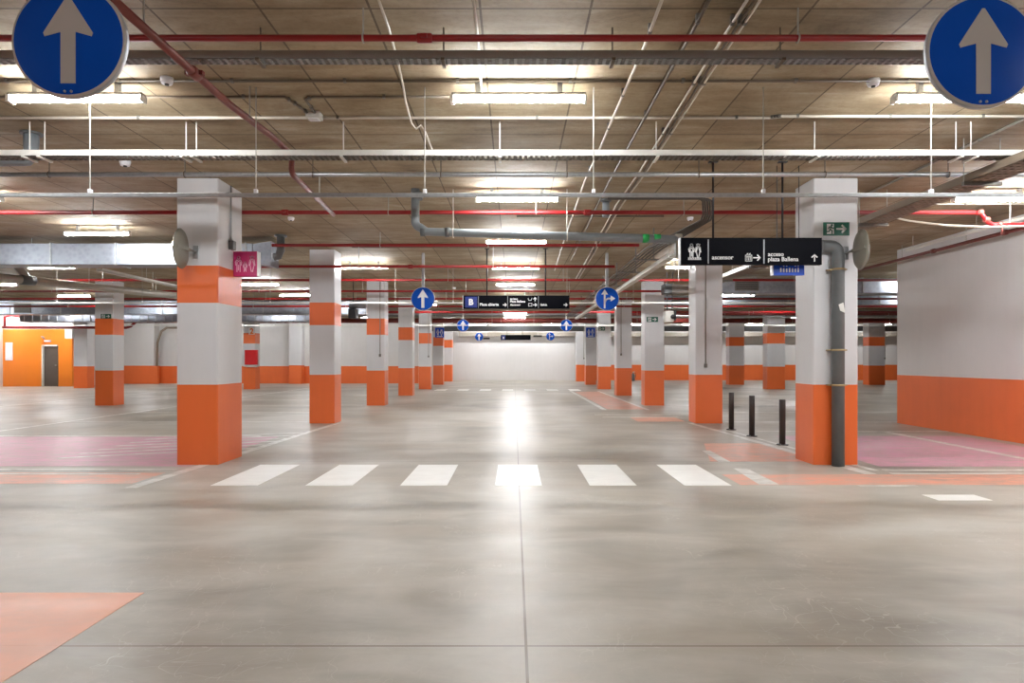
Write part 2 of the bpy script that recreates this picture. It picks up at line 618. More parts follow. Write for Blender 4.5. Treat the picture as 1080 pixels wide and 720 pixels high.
# left bays
rect('pink_bay', -10.5, -3.95, 8.32, 11.5, 'pinkbay', 0.0012)
rect('salmon_strip', -10.5, -4.0, 7.15, 7.85, 'salmon', 0.0012)
rect('bay_line', -11, -4.0, 8.02, 8.12, 'line')
rect('bay_line', -11, -4.25, 7.72, 7.80, 'line')
paint('edge_line', [(-3.95, 6.9), (-3.82, 6.9), (-3.55, 13.9), (-3.66, 13.9)], 'line')
for i in range(6):
    y = 9.7 + i * .42
    paint('hatch_line', [(-6.0, y - .75), (-6.0, y - .65), (-3.75, y + .38), (-3.75, y + .28)], 'line')
for y in (11.55, 14.15, 16.75, 19.3, 22.0, 24.7, 27.4, 30.0):
    rect('bay_line', -9.4, -4.3, y, y + .1, 'line')
    if y > 12:
        rect('bay_line', -19.6, -14.4, y, y + .1, 'line')
for x in (-14.3, -9.4):
    rect('edge_line', x, x + .1, 12.0, 31.0, 'line')
# right bays
rect('pink_bay', 4.45, 7.6, 8.3, 11.6, 'pinkbay', 0.0012)
rect('salmon_strip', 2.35, 7.6, 7.08, 7.72, 'salmon', 0.0012)
paint('salmon_patch', [(2.5, 8.7), (4.0, 8.7), (3.9, 10.6), (2.95, 10.6)], 'salmon', 0.0012)
rect('bay_line', 4.35, 7.7, 7.98, 8.08, 'line')
rect('bay_line', 4.3, 7.7, 7.74, 7.82, 'line')
rect('edge_line', 6.62, 6.76, 7.98, 12.3, 'line')
paint('edge_line', [(3.55, 14.0), (3.66, 14.0), (4.12, 7.75), (3.98, 7.75)], 'line')
paint('edge_line', [(3.88, 12.4), (3.95, 12.4), (4.28, 8.0), (4.20, 8.0)], 'line')
paint('dash', [(2.68, 9.75), (2.80, 9.75), (2.75, 8.68), (2.60, 8.68)], 'line')
paint('dash', [(2.62, 8.15), (2.78, 8.15), (2.76, 7.1), (2.55, 7.1)], 'line')
rect('dash', 3.55, 4.15, 7.0, 7.08, 'line')
rect('dash', 3.92, 4.42, 6.30, 6.56, 'zebra')
rect('salmon_strip', 2.45, 3.5, 17.8, 27.6, 'salmon', 0.0012)
rect('salmon_patch', 2.6, 3.6, 14.3, 15.3, 'salmon', 0.0012)
rect('edge_line', 2.28, 2.4, 17.6, 28.2, 'line')
rect('bay_line', 1.9, 3.7, 16.0, 16.15, 'line')
rect('bay_line', 2.0, 3.7, 15.3, 15.45, 'line')
rect('edge_line', 3.42, 3.52, 17.6, 28.2, 'line')
for y in (12.3, 14.15, 16.75, 19.3, 22.0, 24.7, 27.4, 30.0):
    rect('bay_line', 4.4, 9.4, y, y + .1, 'line')
    if y > 15:
        rect('bay_line', 12.6, 17.6, y, y + .1, 'line')

# ------------------------------------------------------------------ pillars
DROW = [8.43, 13.9, 19.3, 24.6, 29.9, 35.2, 40.4]


def pillar(x0, y0, w, dpt, bands, label, group, ch=0.012):
    """chamfered square concrete pillar painted in bands: list of (z_top, material)"""
    b = MB()
    x1, y1 = x0 + w, y0 + dpt
    out = [(x0 + ch, y0), (x1 - ch, y0), (x1, y0 + ch), (x1, y1 - ch), (x1 - ch, y1), (x0 + ch, y1), (x0, y1 - ch), (x0, y0 + ch)]
    z = 0.0
    ring = [b.bm.verts.new((p[0], p[1], 0)) for p in out]
    b.bm.faces.new(list(reversed(ring)))
    for zt_, m in bands:
        nr = [b.bm.verts.new((p[0], p[1], zt_)) for p in out]
        i = b.mi(m)
        for j in range(8):
            b.bm.faces.new((ring[j], ring[(j + 1) % 8], nr[(j + 1) % 8], nr[j])).material_index = i
        ring = nr
    b.bm.faces.new(ring)
    o = b.build('pillar')
    return tag(o, label, 'pillar', group, 'thing')


W, O = 'pillar_white', 'pillar_orange'
BAND = [(0.99, O), (2.0, W), (2.46, O), (ZC - .002, W)]
PLAIN = [(0.99, O), (ZC - .002, W)]
for i, D in enumerate(DROW):
    a = ORD[i]
    pillar(-4.165, D, 0.51, 0.75 if i == 0 else 0.55, BAND,
           f'white pillar with two orange bands, {a} in the row left of the aisle', 'pillars along the left of the aisle')
    pillar(3.70, D, 0.55, 0.55, PLAIN,
           f'white pillar with orange base only, {a} in the row right of the aisle', 'pillars along the right of the aisle')
    if i in (2, 4):
        pillar(-11.85, D, 0.52, 0.55, BAND, {2: 'orange banded pillar standing alone in the left bays with a green exit sign', 4: 'orange banded pillar in the left bays carrying the red fire cabinet'}[i],
               'pillars deep in the left bays')
    if i in (4, 5):
        pillar(11.1, D, 0.78, 0.55, BAND, {4: 'orange banded pillar in the right bays, the nearer one seen beyond the bollards', 5: 'orange banded pillar in the right bays, the farther one seen beyond the bollards'}[i], 'pillars deep in the right bays')
pillar(-12.1, 36.7, 0.7, 0.49, PLAIN, 'white pilaster with orange base against the far left wall', 'pillars deep in the left bays')
pillar(-20.0, 31.0, 0.62, 0.55, PLAIN, 'white pillar with orange base just right of the orange room', 'pillars deep in the left bays')
pillar(18.2, 35.0, 0.84, 0.6, BAND, 'orange banded pillar seen through the gap beside the long white side wall', 'pillars deep in the right bays')

# thin conduit drops ending in a small box on pillar faces
for (x, yf, zlow, who) in [(PX(401, 19.3), 19.3, ZY(375, 19.3), 'third pillar left of the aisle'), (PX(452, 29.9), 29.9, ZY(376, 29.9), 'fifth pillar left of the aisle'),
                           (PX(744, 13.9), 13.9, ZY(386, 13.9), 'second pillar right of the aisle'), (PX(655, 24.6), 24.6, ZY(374, 24.6), 'fourth pillar right of the aisle'),
                           (PX(615.8, 35.2), 35.2, ZY(378, 35.2), 'sixth pillar right of the aisle'), (PX(933, 35.0), 35.0, ZY(378, 35.0), 'pillar beyond the long side wall')]:
    t = thing('conduit_drop', f'thin grey conduit running down the {who}', 'conduit', (x, yf, ZC), 'conduits on pillars')
    MB().tube([(x, yf - .02, ZC - .02), (x, yf - .02, zlow + .05)], 0.011, 'conduit', 8).build('conduit', t)
    MB().box(x - .03, x + .03, yf - .05, yf, zlow - .03, zlow + .05, 'galv_dark', .006).build('end_box', t)

# ------------------------------------------------------------------ lamps
def make_lamp(label):
    t = thing('batten_light', label, 'light', (0, 0, ZC), 'fluorescent ceiling lights')
    L = 1.08
    MB().box(-L / 2, L / 2, -.036, .036, ZC - .123, ZC - .098, 'conduit', .006).build('housing', t)
    pr = []
    b = MB()
    seg = [(.037, 0), (.037, -.012)] + [(.037 * math.cos(a), -.012 - .034 * math.sin(a)) for a in [math.pi * q / 8 for q in range(1, 8)]] + [(-.037, -.012), (-.037, 0)]
    i = b.mi('tube')
    A = [b.bm.verts.new((-L / 2 + .015, y, ZC - .123 + z)) for y, z in seg]
    B = [b.bm.verts.new((L / 2 - .015, y, ZC - .123 + z)) for y, z in seg]
    for j in range(len(seg)):
        b.bm.faces.new((A[j], A[(j + 1) % len(seg)], B[(j + 1) % len(seg)], B[j]))
    b.bm.faces.new(A); b.bm.faces.new(list(reversed(B)))
    b.build('diffuser', t)
    for s in (-1, 1):
        b = MB().box(s * (L / 2 - .015), s * (L / 2 + .005), -.039, .039, ZC - .172, ZC - .118, 'white_metal', .004)
        b.build('end_cap', t)
        MB().box(s * .33 - .02, s * .33 + .02, -.02, .02, ZC - .10, ZC - .001, 'galv', .002).build('clip', t)
    return t


LAMPS = []
for i, D in enumerate([5.5, 8.95, 12.2, 15.7, 19.2, 22.7, 26.3, 30.6, 34.2, 37.6, 40.9]):  # farthest batten added to brighten the end wall
    LAMPS.append((0.04, D, f'lit fluorescent batten, {ORD[i]} of the line over the middle of the aisle'))
side = [(-3.52, 5.5, 'lit fluorescent batten behind the big round arrow sign at upper left'),
        (3.60, 5.5, 'lit fluorescent batten behind the big round arrow sign at upper right'),
        (-3.42, 15.6, 'lit fluorescent batten just right of the second pillar left of the aisle'),
        (4.0, 15.6, 'lit fluorescent batten between second and third pillars right of the aisle'),
        (-7.25, 8.95, 'lit fluorescent batten cut by the left picture edge above the red pipe'),
        (6.3, 8.95, 'lit fluorescent batten above the long white side wall'),
        (-6.95, 11.4, 'lit fluorescent batten over the silver duct left of the nearest pillar'),
        (-7.15, 19.2, 'lit fluorescent batten seen below the pink toilet sign'),
        (-7.1, 22.3, 'lit fluorescent batten just left of the second pillar, above the duct'),
        (-10.55, 15.6, 'lit fluorescent batten below the silver duct beside the grey drain wye'),
        (-14.5, 19.2, 'lit fluorescent batten at the left picture edge below the grey drain'),
        (-14.55, 22.6, 'lit fluorescent batten left of the pillar with the exit sign'),
        (-22.6, 30.2, 'lit fluorescent batten in front of the orange stair room'),
        (-17.8, 26.3, 'lit fluorescent batten near the far duct left of the lone pillar'),
        (-10.6, 26.6, 'lit fluorescent batten behind the far left duct'),
        (-14.5, 34.2, 'lit fluorescent batten near the far left wall corner'),
        (-18.2, 33.8, 'lit fluorescent batten right of the orange stair room'),
        (-7.1, 34.2, 'lit fluorescent batten near the far left wall by the aisle'),
        (7.3, 22.3, 'added fluorescent batten over the right bays, near row beyond second pillar'),  # extra batten put in to light the bays past the second pillar
        (7.4, 30.6, 'added fluorescent batten over the right bays, middle row'),  # extra batten put in for light in the middle of the bays
        (14.4, 22.7, 'added fluorescent batten deep over the right bays behind the ducts'),  # added behind the ducts for its light in the bays
        (10.7, 17.2, 'added fluorescent batten over the right bays behind the side wall'),  # hidden by the side wall, put in only for its light
        (10.6, 40.8, 'lit fluorescent batten by the far right wall, nearer the aisle'),
        (14.4, 40.8, 'lit fluorescent batten by the far right wall, beyond the bollards'),
        (18.2, 40.8, 'lit fluorescent batten by the far right wall, middle of the bays'),
        (22.0, 40.8, 'lit fluorescent batten by the far right wall, near its right end'),
        (10.8, 26.6, 'added fluorescent batten before the two pillars beyond the bollards'),  # added to brighten the dark fronts of these two pillars
        (-3.5, 26.3, 'added fluorescent batten by the fourth left pillar, over the aisle edge'),  # added to lift the left edge of the far aisle
        (3.7, 26.6, 'added fluorescent batten by the fourth right pillar, over the aisle edge'),  # added to lift the right edge of the far aisle
        (-3.5, 37.9, 'added fluorescent batten by the farthest left pillars, over the aisle edge'),  # added to brighten the last left pillars
        (3.6, 38.0, 'added fluorescent batten by the farthest right pillars, over the aisle edge'),  # added to brighten the last right pillars
        (-2.2, 41.0, 'added fluorescent batten close to the end wall, left half'),  # added fill for the left half of the end wall
        (2.3, 41.0, 'added fluorescent batten close to the end wall, right half'),  # added fill for the right half of the end wall
        (-10.6, 35.0, 'added fluorescent batten close to the far left wall pilaster'),  # added to brighten the far left wall
        (-19.0, 28.4, 'added fluorescent batten over the far left bays before the orange room'),  # added to throw more light toward the orange room
        (-21.0, 22.7, 'added unseen batten at the far left edge of the bays'),  # unseen past the left frame edge, added for light
        (7.0, 40.8, 'lit fluorescent batten by the far right wall, right beside the aisle'),
        (14.4, 34.2, 'added fluorescent batten deep in the right bays before the far wall'),  # added for light on the bays before the far wall
        (18.2, 29.0, 'added fluorescent batten deep in the right bays near the gap'),  # extra batten put in for light around the gap
        (-10.6, 8.95, 'added unseen batten over the left bays outside the view'),  # unseen batten added to light the left bays
        (-10.6, 3.0, 'added unseen batten over the near left bays outside the view'),  # unseen batten added for light on the near left
        (6.4, 6.9, 'added unseen batten over the right bays just outside the view'),  # unseen, added to brighten the right pink bay
        (6.0, 4.3, 'added unseen batten over the near right bays outside the view'),  # unseen, added to brighten the long side wall
        (-24.0, 31.9, 'lit fluorescent batten against the orange room front, left of the door'),
        (-21.6, 31.9, 'lit fluorescent batten against the orange room front, right of the door'),
        (0.04, -0.6, 'added unseen batten behind the viewpoint on the aisle'),  # unseen, added to light the sign fronts facing the camera
        (-7.0, 1.0, 'added unseen batten behind the viewpoint on the left'),  # unseen fill batten added on the near left
        (5.6, 1.2, 'added unseen batten behind the viewpoint on the right')]  # unseen fill batten added on the near right
LAMPS += side
proto = None
for (x, y, lb) in LAMPS:
    if proto is None:
        proto = make_lamp(lb)
        proto.location = (x, y, ZC)
    else:
        dup(proto, (x, y, ZC), lb)

# ------------------------------------------------------------------ pipes, trays, ducts
def hanger(parent, x, y, z, r, m='rod', top=ZC, name='hanger'):
    b = MB().tube([(x, y, top), (x, y, z + r)], 0.006, m, 6)
    b.tube([(x, y + math.cos(a) * (r + .006), z + math.sin(a) * (r + .006)) for a in [math.pi / 2 + 2 * math.pi * q / 12 for q in range(13)]], 0.006, m, 6, False)
    return b.build(name, parent)


def pipe(name, label, cat, pts, r, m, group=None, hang=(), hm='rod', couplings=(), n=12, partname='pipe'):
    t = thing(name, label, cat, Vector(pts[0]), group)
    MB().tube(pts, r, m, n).build(partname, t)
    for hx in hang:
        p0, p1 = Vector(pts[0]), Vector(pts[-1])
        f_ = (hx - p0.x) / (p1.x - p0.x)
        q = p0.lerp(p1, f_)
        hanger(t, hx, q.y, q.z, r, hm)
    for cx in couplings:
        p0, p1 = Vector(pts[0]), Vector(pts[-1])
        dr = (p1 - p0).normalized()
        q = p0.lerp(p1, (cx - p0.x) / (p1.x - p0.x)) if abs(p1.x - p0.x) > .5 else p0.lerp(p1, (cx - p0.y) / (p1.y - p0.y))
        b = MB().tube([q - dr * .05, q - dr * .04, q + dr * .04, q + dr * .05], [r * 1.2, r * 1.45, r * 1.45, r * 1.2], m, 12)
        b.box(q.x - .02, q.x + .02, q.y - r * 2, q.y + r * 2, q.z - .012, q.z + .012, m)
        b.build('coupling', t)
    return t


RED = 'red sprinkler mains across the ceiling'


def xr(a, b_, step, ph=0):
    out = []
    x = a + ph
    while x < b_:
        out.append(x)
        x += step
    return out


def redpipe(y_px, D, x0, x1, label, r=0.027, step=2.4, ph=.8, coup=(), m='red_pipe'):
    z = ZY(y_px, D)
    t = pipe('sprinkler_pipe', label, 'pipe', [(x0, D, z), (x1, D, z)], r, m, RED, xr(x0, x1, step, ph), 'rod', coup)
    return t


redpipe(40.2, 4.35, -5.2, 5.2, 'red sprinkler pipe crossing overhead, nearest to the camera', 0.021, 2.77, 4.24, (-.57,))
redpipe(224, 9.25, -10, 6.26, 'red sprinkler pipe crossing behind the nearest pillars', 0.028, 2.0, .3, (-3.1, 1.0))
redpipe(258.6, 12.0, -4.25, 2.2, 'red sprinkler pipe starting at the silver duct end, above the sign poles', 0.028, 1.9, 1.9)
redpipe(281, 13.2, -12, 1.95, 'red sprinkler pipe passing under the near silver duct', 0.028, 2.6, 1.2, (-2.0,))
redpipe(295.3, 16.6, -14, 13, 'red sprinkler pipe crossing behind the first pair of round arrow signs', 0.03, 2.8, 1.2)
redpipe(307, 18.5, -16, 13, 'red sprinkler pipe crossing just before the third pair of pillars', 0.03, 2.8, .7)
redpipe(315, 21.2, -18, 14, 'red sprinkler pipe crossing just beyond the third pair of pillars', 0.032, 2.8, 1.9)
redpipe(323, 23.6, -19, 16, 'red sprinkler pipe crossing level with the long hanging sign', 0.034, 3.2, .4)
redpipe(329, 27.4, -19, 18, 'red sprinkler pipe crossing below the long hanging sign', 0.045, 3.4, 1.4)
redpipe(338, 31.7, -19, 22, 'thick dark red main crossing behind the second pair of round signs', 0.115, 4.5, .4, m='dark_red')

pipe('drain_pipe', 'grey round steel pipe crossing far down the aisle under the red main', 'pipe', [(-20, 33.3, ZY(331.5, 33.3)), (22, 33.3, ZY(331.5, 33.3))], 0.10, 'galv', None, xr(-19, 22, 4.2))
t = thing('service_duct', 'dark grey square duct crossing before the far end wall', 'duct', (0, 36.2, ZY(346.5, 36.2)))
MB().box(-4.9, 23, 36.1, 36.5, ZY(349, 36.1), ZY(343.8, 36.1), 'pvc_dark', .01).build('casing', t)
for x in xr(-4, 22, 5.2):
    MB().tube([(x, 36.3, ZY(344, 36.1)), (x, 36.3, ZC)], .012, 'rod', 6).build('hanger', t)
pipe('service_pipe', 'brown service pipe crossing the aisle just beyond the long hanging sign', 'pipe', [(-5, 26.0, ZY(325.5, 26.0)), (4.2, 26.0, ZY(325.5, 26.0))], 0.06, 'beige_tray', None, xr(-4, 4, 3.2, .6))
pipe('service_pipe', 'dull steel pipe crossing the aisle before the thick dark red main', 'pipe', [(-19, 30.6, ZY(333.3, 30.6)), (20, 30.6, ZY(333.3, 30.6))], 0.05, 'galv_dark', None, xr(-18, 20, 4.4, 1.3))
t = thing('service_duct', 'pale grey duct along the top of the far end wall', 'duct', (0, 42.2, ZY(352, 42.2)))
MB().box(-3.4, 24, 42.0, 42.4, ZY(354.6, 42), ZY(350.2, 42), 'conduit', .01).build('casing', t)
for x in xr(-3, 23, 5.2):
    MB().tube([(x, 42.2, ZY(350.5, 42)), (x, 42.2, ZC)], .012, 'rod', 6).build('hanger', t)
# extra run of darker services over right and left bays
for (yp, D, r, m, xa, xb, lb) in [(331, 29.2, .06, 'dark_red', 4.5, 22, 'dark red pipe over the right bays beyond the ducts'), (334, 29.4, .035, 'galv', 4.5, 22, 'slim steel pipe over the right bays beyond the ducts'),
                                  (326.5, 26.0, .05, 'beige_tray', 5.0, 20, 'beige pipe over the right bays behind the grille duct')]:
    pipe('service_pipe', lb, 'pipe', [(xa, D, ZY(yp, D)), (xb, D, ZY(yp, D))], r, m, 'service pipes over the right bays', xr(xa, xb, 3.5, 1))


def tray(name, label, x0, x1, y, z, w, h, m, pitch=.045, group=None, rods=(), rodm='rod', front_m=None):
    """perforated cable tray along X, near flange at y, bottom at z"""
    t = thing(name, label, 'cable tray', ((x0 + x1) / 2, y, z), group)
    b = MB()
    th = .003
    b.box(x0, x1, y, y + th, z, z + h, front_m or m)
    b.box(x0, x1, y + w - th, y + w, z, z + h, m)
    for q in range(4):
        yy = y + w * q / 3.0
        b.box(x0, x1, max(y, yy - .006), min(y + w, yy + .006), z, z + th, m)
    x = x0
    while x < x1:
        b.box(x, x + pitch * .45, y, y + w, z, z + th, m)
        x += pitch
    b.build('channel', t)
    for rx in rods:
        MB().tube([(rx, y + w / 2, ZC), (rx, y + w / 2, z - .01)], .006, rodm, 6).box(rx - .012, rx + .012, y - .02, y + w + .02, z - .018, z - .002, rodm).build('hanger', t)
    return t


y = 4.56
tray('cable_tray', 'grey perforated cable tray crossing overhead just beyond the nearest red pipe', -5.2, 5.2, y, ZY(61.5, y), .10, .055, 'galv', .05, None,
     [PX(p_, y) for p_ in (90, 272, 467, 647, 826, 1000)], 'dark_conduit', 'tray_grey')
y = 6.35
tray('cable_tray', 'white fronted cable tray crossing above the tops of the nearest pillars', -7.0, 7.0, y, ZY(164, y), .16, .055, 'galv_dark', .05, None,
     [PX(p_, y) for p_ in (25, 41, 192, 203, 360, 527, 694, 863, 1014, 1030)], 'white_metal', 'white_metal')
pipe('steel_pipe', 'slim grey steel pipe on dark hooks crossing just before the nearest pillars', 'pipe', [(-7.4, 7.4, ZY(184, 7.4)), (7.5, 7.4, ZY(184, 7.4))], 0.026, 'galv', None,
     [PX(p_, 7.4) for p_ in (52, 195, 330, 465, 598, 737, 870, 1000)], 'dark_conduit')
# low lighting rails
for (y, xa, xb, pxs, lb) in [(5.62, -6, 6, (95, 270, 448, 626, 805, 982), 'slim pale steel rail hung low on thin rods before the nearest pillars'),
                             (16.3, -13, 7.6, (60, 150, 285, 417, 478, 598, 668), 'slim pale steel rail hung low between second and third pillars'),
                             (27.1, -18, 20, (60, 150, 289, 388, 519, 563, 672, 790), 'slim pale steel rail hung low far away by the white sign poles')]:
    t = thing('lighting_rail', lb, 'rail', (0, y, 2.65), 'low steel rails across the garage')
    MB().box(xa, xb, y - .015, y + .015, 2.636, 2.668, 'galv' if y < 10 else 'white_metal', .003).build('channel', t)
    for p_ in pxs:
        MB().tube([(PX(p_, y), y, ZC), (PX(p_, y), y, 2.66)], .005, 'rod', 6).box(PX(p_, y) - .014, PX(p_, y) + .014, y - .018, y + .018, 2.664, 2.70, 'lightbox', .003).build('hanger', t)


def conduit(label, pts, r, m, group, clips=0, name='conduit_run'):
    t = thing(name, label, 'conduit', Vector(pts[0]), group)
    MB().tube(pts, r, m, 8).build('conduit', t)
    for q in range(clips):
        f_ = (q + .5) / clips * (len(pts) - 1)
        i = min(int(f_), len(pts) - 2)
        c = Vector(pts[i]).lerp(Vector(pts[i + 1]), f_ - i)
        MB().box(c.x - .012, c.x + .012, c.y - .016, c.y + .016, c.z - .012, ZC - .001, 'galv_dark').build('clip', t)
    return t


zc = ZC - .018
GC = 'conduits across the ceiling'
conduit('thin conduit across the ceiling carrying the two white smoke detectors', [(-5.4, 5.45, zc), (5.4, 5.45, zc)], .011, 'dark_conduit', GC, 12)
D1, D2 = 5.78, 6.28
conduit('thin conduit bending down to the junction box left of the middle lamp', [(-5.4, D1, zc), (PX(300, D1), D1, zc), (PX(309, 5.9), 5.9, zc), (PX(327, 6.2), 6.2, zc)], .011, 'dark_conduit', GC, 5)
conduit('thin conduit feeding the middle lamp from the junction box', [(PX(334, 6.2), 6.2, zc), (PX(322, D1 + .06), D1 + .06, zc), (PX(330, D1), D1, zc), (-.5, D1, zc)], .011, 'dark_conduit', GC, 3)
conduit('pale conduit across the whole ceiling before the white fronted tray', [(-6.2, D2, zc), (2.35, D2, zc), (2.45, D2 - .04, zc), (6.4, D2 - .04, zc)], .014, 'cable', GC, 14)
D3 = 10.6
conduit('thin dark conduit across the ceiling beyond the grey drain pipe', [(PX(545, D3), D3, zc), (PX(700, D3), D3, zc)], .014, 'dark_conduit', GC, 3)
conduit('thin dark conduit across the ceiling before the round sign poles', [(-3.2, 13.5, zc), (1.9, 13.5, zc)], .016, 'dark_conduit', GC, 4)
for (ps, m, lb) in [([(698, 0), (680, 48), (657, 100), (647, 123), (633, 156), (617, 190), (606, 222), (596, 250), (585, 285)], 'cable', 'white conduit running away along the ceiling right of the middle lamps'),
                    ([(748, 0), (728, 38), (703, 82), (679, 126), (660, 160), (640, 196), (620, 238), (602, 275)], 'dark_conduit', 'brown conduit running away along the ceiling between the white conduits')]:
    conduit(lb, [((px - VX) * (ZC - .052 - H) / (VY - py), (ZC - .052 - H) * F / (VY - py), ZC - .052) for px, py in ps], .012, m, 'conduits running along the aisle', 6)
for q, off in enumerate((0, 8, 14)):
    ps = [(788, 0), (775, 20), (752, 56), (739, 76), (717, 112), (707, 128), (692, 152), (674, 182), (650, 216), (634, 245), (622, 268), (606, 296)]
    pp = []
    for px, py in ps:
        sc_ = (VY - py) / VY
        pp.append(((px + off * sc_ - VX) * (ZC - .052 - H) / (VY - py), (ZC - .052 - H) * F / (VY - py), ZC - .052))
    conduit(['pale conduit running away along the ceiling, left one of the bundle of three', 'grey conduit running away along the ceiling, middle one of the bundle of three', 'pale conduit running away along the ceiling, right one of the bundle of three'][q],
            pp, .010, ['cable', 'dark_conduit', 'cable'][q], 'conduits running along the aisle', 5)
ps = [(398, -4), (410, 30), (420, 66), (425, 90), (428, 108), (434, 130), (439, 136), (444, 132), (449, 140), (456, 158)]
zz = ZC - .044
ob = MB().tube([((px - VX) * (zz - H) / (VY - py), (zz - H) * F / (VY - py), zz) for px, py in ps], .009, 'cable', 8).build('loose_cable')
tag(ob, 'white loose cable wandering along the ceiling left of the middle lamp', 'cable')
ps = [(499, -4), (503, 30), (506, 62), (508, 97)]
ob = MB().tube([((px - VX) * (zz - H) / (VY - py), (zz - H) * F / (VY - py), zz) for px, py in ps], .009, 'cable', 8).build('loose_cable')
tag(ob, 'white loose cable running straight to the nearest middle lamp', 'cable')

# red branch pipe running away along the aisle
t = thing('sprinkler_branch', 'dull red branch pipe running away at upper left past the arrow sign', 'pipe', (-2.23, 3.2, 3.3))
MB().tube([(-2.165, 3.0, 3.24), (-2.165, 5.2, 3.24), (-2.17, 6.1, 3.30), (-2.175, 6.58, 3.30), (-2.18, 6.66, 3.285), (-2.18, 6.70, 3.25), (-2.19, 6.72, 3.18), (-2.20, 6.78, 3.145), (-2.21, 6.9, 3.14), (-2.43, 9.2, 3.25)], .028, 'rust_red', 12).build('pipe', t)
for yy in (4.63,):
    MB().tube([(-2.165, yy - .05, 3.24), (-2.165, yy - .04, 3.24), (-2.165, yy + .04, 3.24), (-2.165, yy + .05, 3.24)], [.033, .04, .04, .033], 'rust_red', 12).box(-2.225, -2.105, yy - .02, yy + .02, 3.225, 3.255, 'dark_red').build('coupling', t)
for yy in (4.0, 5.6, 8.2):
    zz_ = 3.25 if yy < 6.6 else 3.2
    xx_ = -2.167 if yy < 6.6 else -2.335
    MB().tube([(xx_, yy, ZC), (xx_, yy, zz_)], .006, 'rod', 6).build('hanger', t)

# near silver duct, left
t = thing('air_duct', 'silver rectangular air duct crossing behind the nearest left pillar', 'duct', (-7, 12.5, 3.25))
MB().box(-12.5, -4.75, 12.4, 12.85, ZY(279, 12.4), ZY(256.5, 12.4), 'duct', .008).build('casing', t)
for x in xr(-12.4, -4.8, 1.18, .45):
    MB().box(x - .012, x + .012, 12.375, 12.875, ZY(279.6, 12.4), ZY(255.8, 12.4), 'galv').build('flange', t)
b = MB()
b.prism([(-4.75, ZY(277, 12.4)), (-4.42, ZY(280, 12.4)), (-4.42, ZY(254, 12.4)), (-4.75, ZY(257, 12.4))], 12.42, 12.83, 'duct')
b.build('end_flare', t)
for x in (-11.5, -8.9, -6.1):
    MB().tube([(x, 12.6, ZC), (x, 12.6, ZY(256.5, 12.4))], .008, 'rod', 6).build('hanger', t)
t = thing('drain_elbow', 'short dark grey elbow hanging under the ceiling at the silver duct end', 'pipe', (-4.2, 12.5, ZC))
MB().tube([(-4.32, 12.3, ZY(271, 12.3)), (-4.24, 12.3, ZY(270, 12.3)), (-4.2, 12.3, ZY(264, 12.3)), (-4.2, 12.3, ZC)], .07, 'pvc_dark', 14).build('elbow', t)
MB().tube([(-4.2, 12.3, ZC - .03), (-4.2, 12.3, ZC)], .11, 'pvc_dark', 16).build('collar', t)


def duct(label, x0, x1, y, dpt, z0, z1, grilles=(), step=1.5, group='silver ducts across the bays'):
    t = thing('air_duct', label, 'duct', ((x0 + x1) / 2, y, z0), group)
    MB().box(x0, x1, y, y + dpt, z0, z1, 'duct', .01).build('casing', t)
    for x in xr(x0, x1, step, .2):
        MB().box(x - .014, x + .014, y - .025, y + dpt + .025, z0 - .025, z1 + .02, 'galv').build('flange', t)
    for (ga, gb) in grilles:
        g_ = MB().box(ga, gb, y - .03, y - .001, z0 + .06, z1 - .05, 'galv_dark').build('grille', t)
        bb = MB()
        zz_ = z0 + .09
        while zz_ < z1 - .08:
            bb.box(ga + .03, gb - .03, y - .045, y - .03, zz_, zz_ + .02, 'grille')
            zz_ += .045
        bb.build('louvre', g_)
    for x in xr(x0, x1, 3.1, .9):
        MB().tube([(x, y + dpt / 2, ZC), (x, y + dpt / 2, z1)], .009, 'rod', 6).build('hanger', t)
    return t


duct('pale silver duct across the far left bays behind the lone pillar', -21, -5.3, 25.6, .5, ZY(331.5, 25.6), ZY(317, 25.6), [(PX(15, 25.6), PX(33, 25.6))], 1.9)
duct('lower ribbed silver duct across the far left bays', -21, -8, 29.0, .5, ZY(339, 29.0), ZY(331, 29.0), (), .35)
duct('grey silver duct with a grille across the right bays', 4.75, 13, 17.9, .5, ZY(309, 17.9), ZY(293.5, 17.9), [(PX(775, 17.9), PX(800, 17.9))], 1.4)
duct('bright silver duct across the right bays beyond the grille duct', 4.6, 15, 23.9, .5, ZY(321, 23.9), ZY(310, 23.9), [(PX(709, 23.9), PX(727, 23.9))], 1.6)

# grey drain with wye, far left
t = thing('drain_pipe', 'grey drain pipe with a wye fitting slung under the left ceiling', 'pipe', (-10.4, 13.4, 2.95))
pa, pb = Vector((-10.6, 13.3, 2.96)), Vector((-9.0, 18.2, 3.0))
MB().tube([pa, pb], .085, 'pvc_tan', 16).build('pipe', t)
q = P(46, 296, 14.2)
q = pa.lerp(pb, .22)
dr = (pb - pa).normalized()
MB().tube([q - dr * .14, q + dr * .14], .105, 'pvc_dark', 16).tube([q, q + Vector((-.05, -.05, .16)), q + Vector((-.2, -.25, .42)), q + Vector((-.25, -.3, ZC - 2.99))], .08, 'pvc_tan', 14).build('wye', t)
for f_ in (.5, .85):
    q2 = pa.lerp(pb, f_)
    MB().tube([(q2.x, q2.y, ZC), (q2.x, q2.y, q2.z)], .008, 'rod', 6).build('hanger', t)
t = thing('white_tray', 'white slim cable tray running away under the near silver duct', 'cable tray', (-7.8, 13.5, 3.0))
MB().box(-7.92, -7.80, 12.95, 19.0, 2.975, 2.985, 'white_metal').box(-7.92, -7.915, 12.95, 19.0, 2.975, 3.03, 'white_metal').box(-7.805, -7.80, 12.95, 19.0, 2.975, 3.03, 'white_metal').build('channel', t)
for yy in (14.6, 17.2, 18.8):
    MB().tube([(-7.86, yy, ZC), (-7.86, yy, 2.98)], .007, 'rod', 6).build('hanger', t)
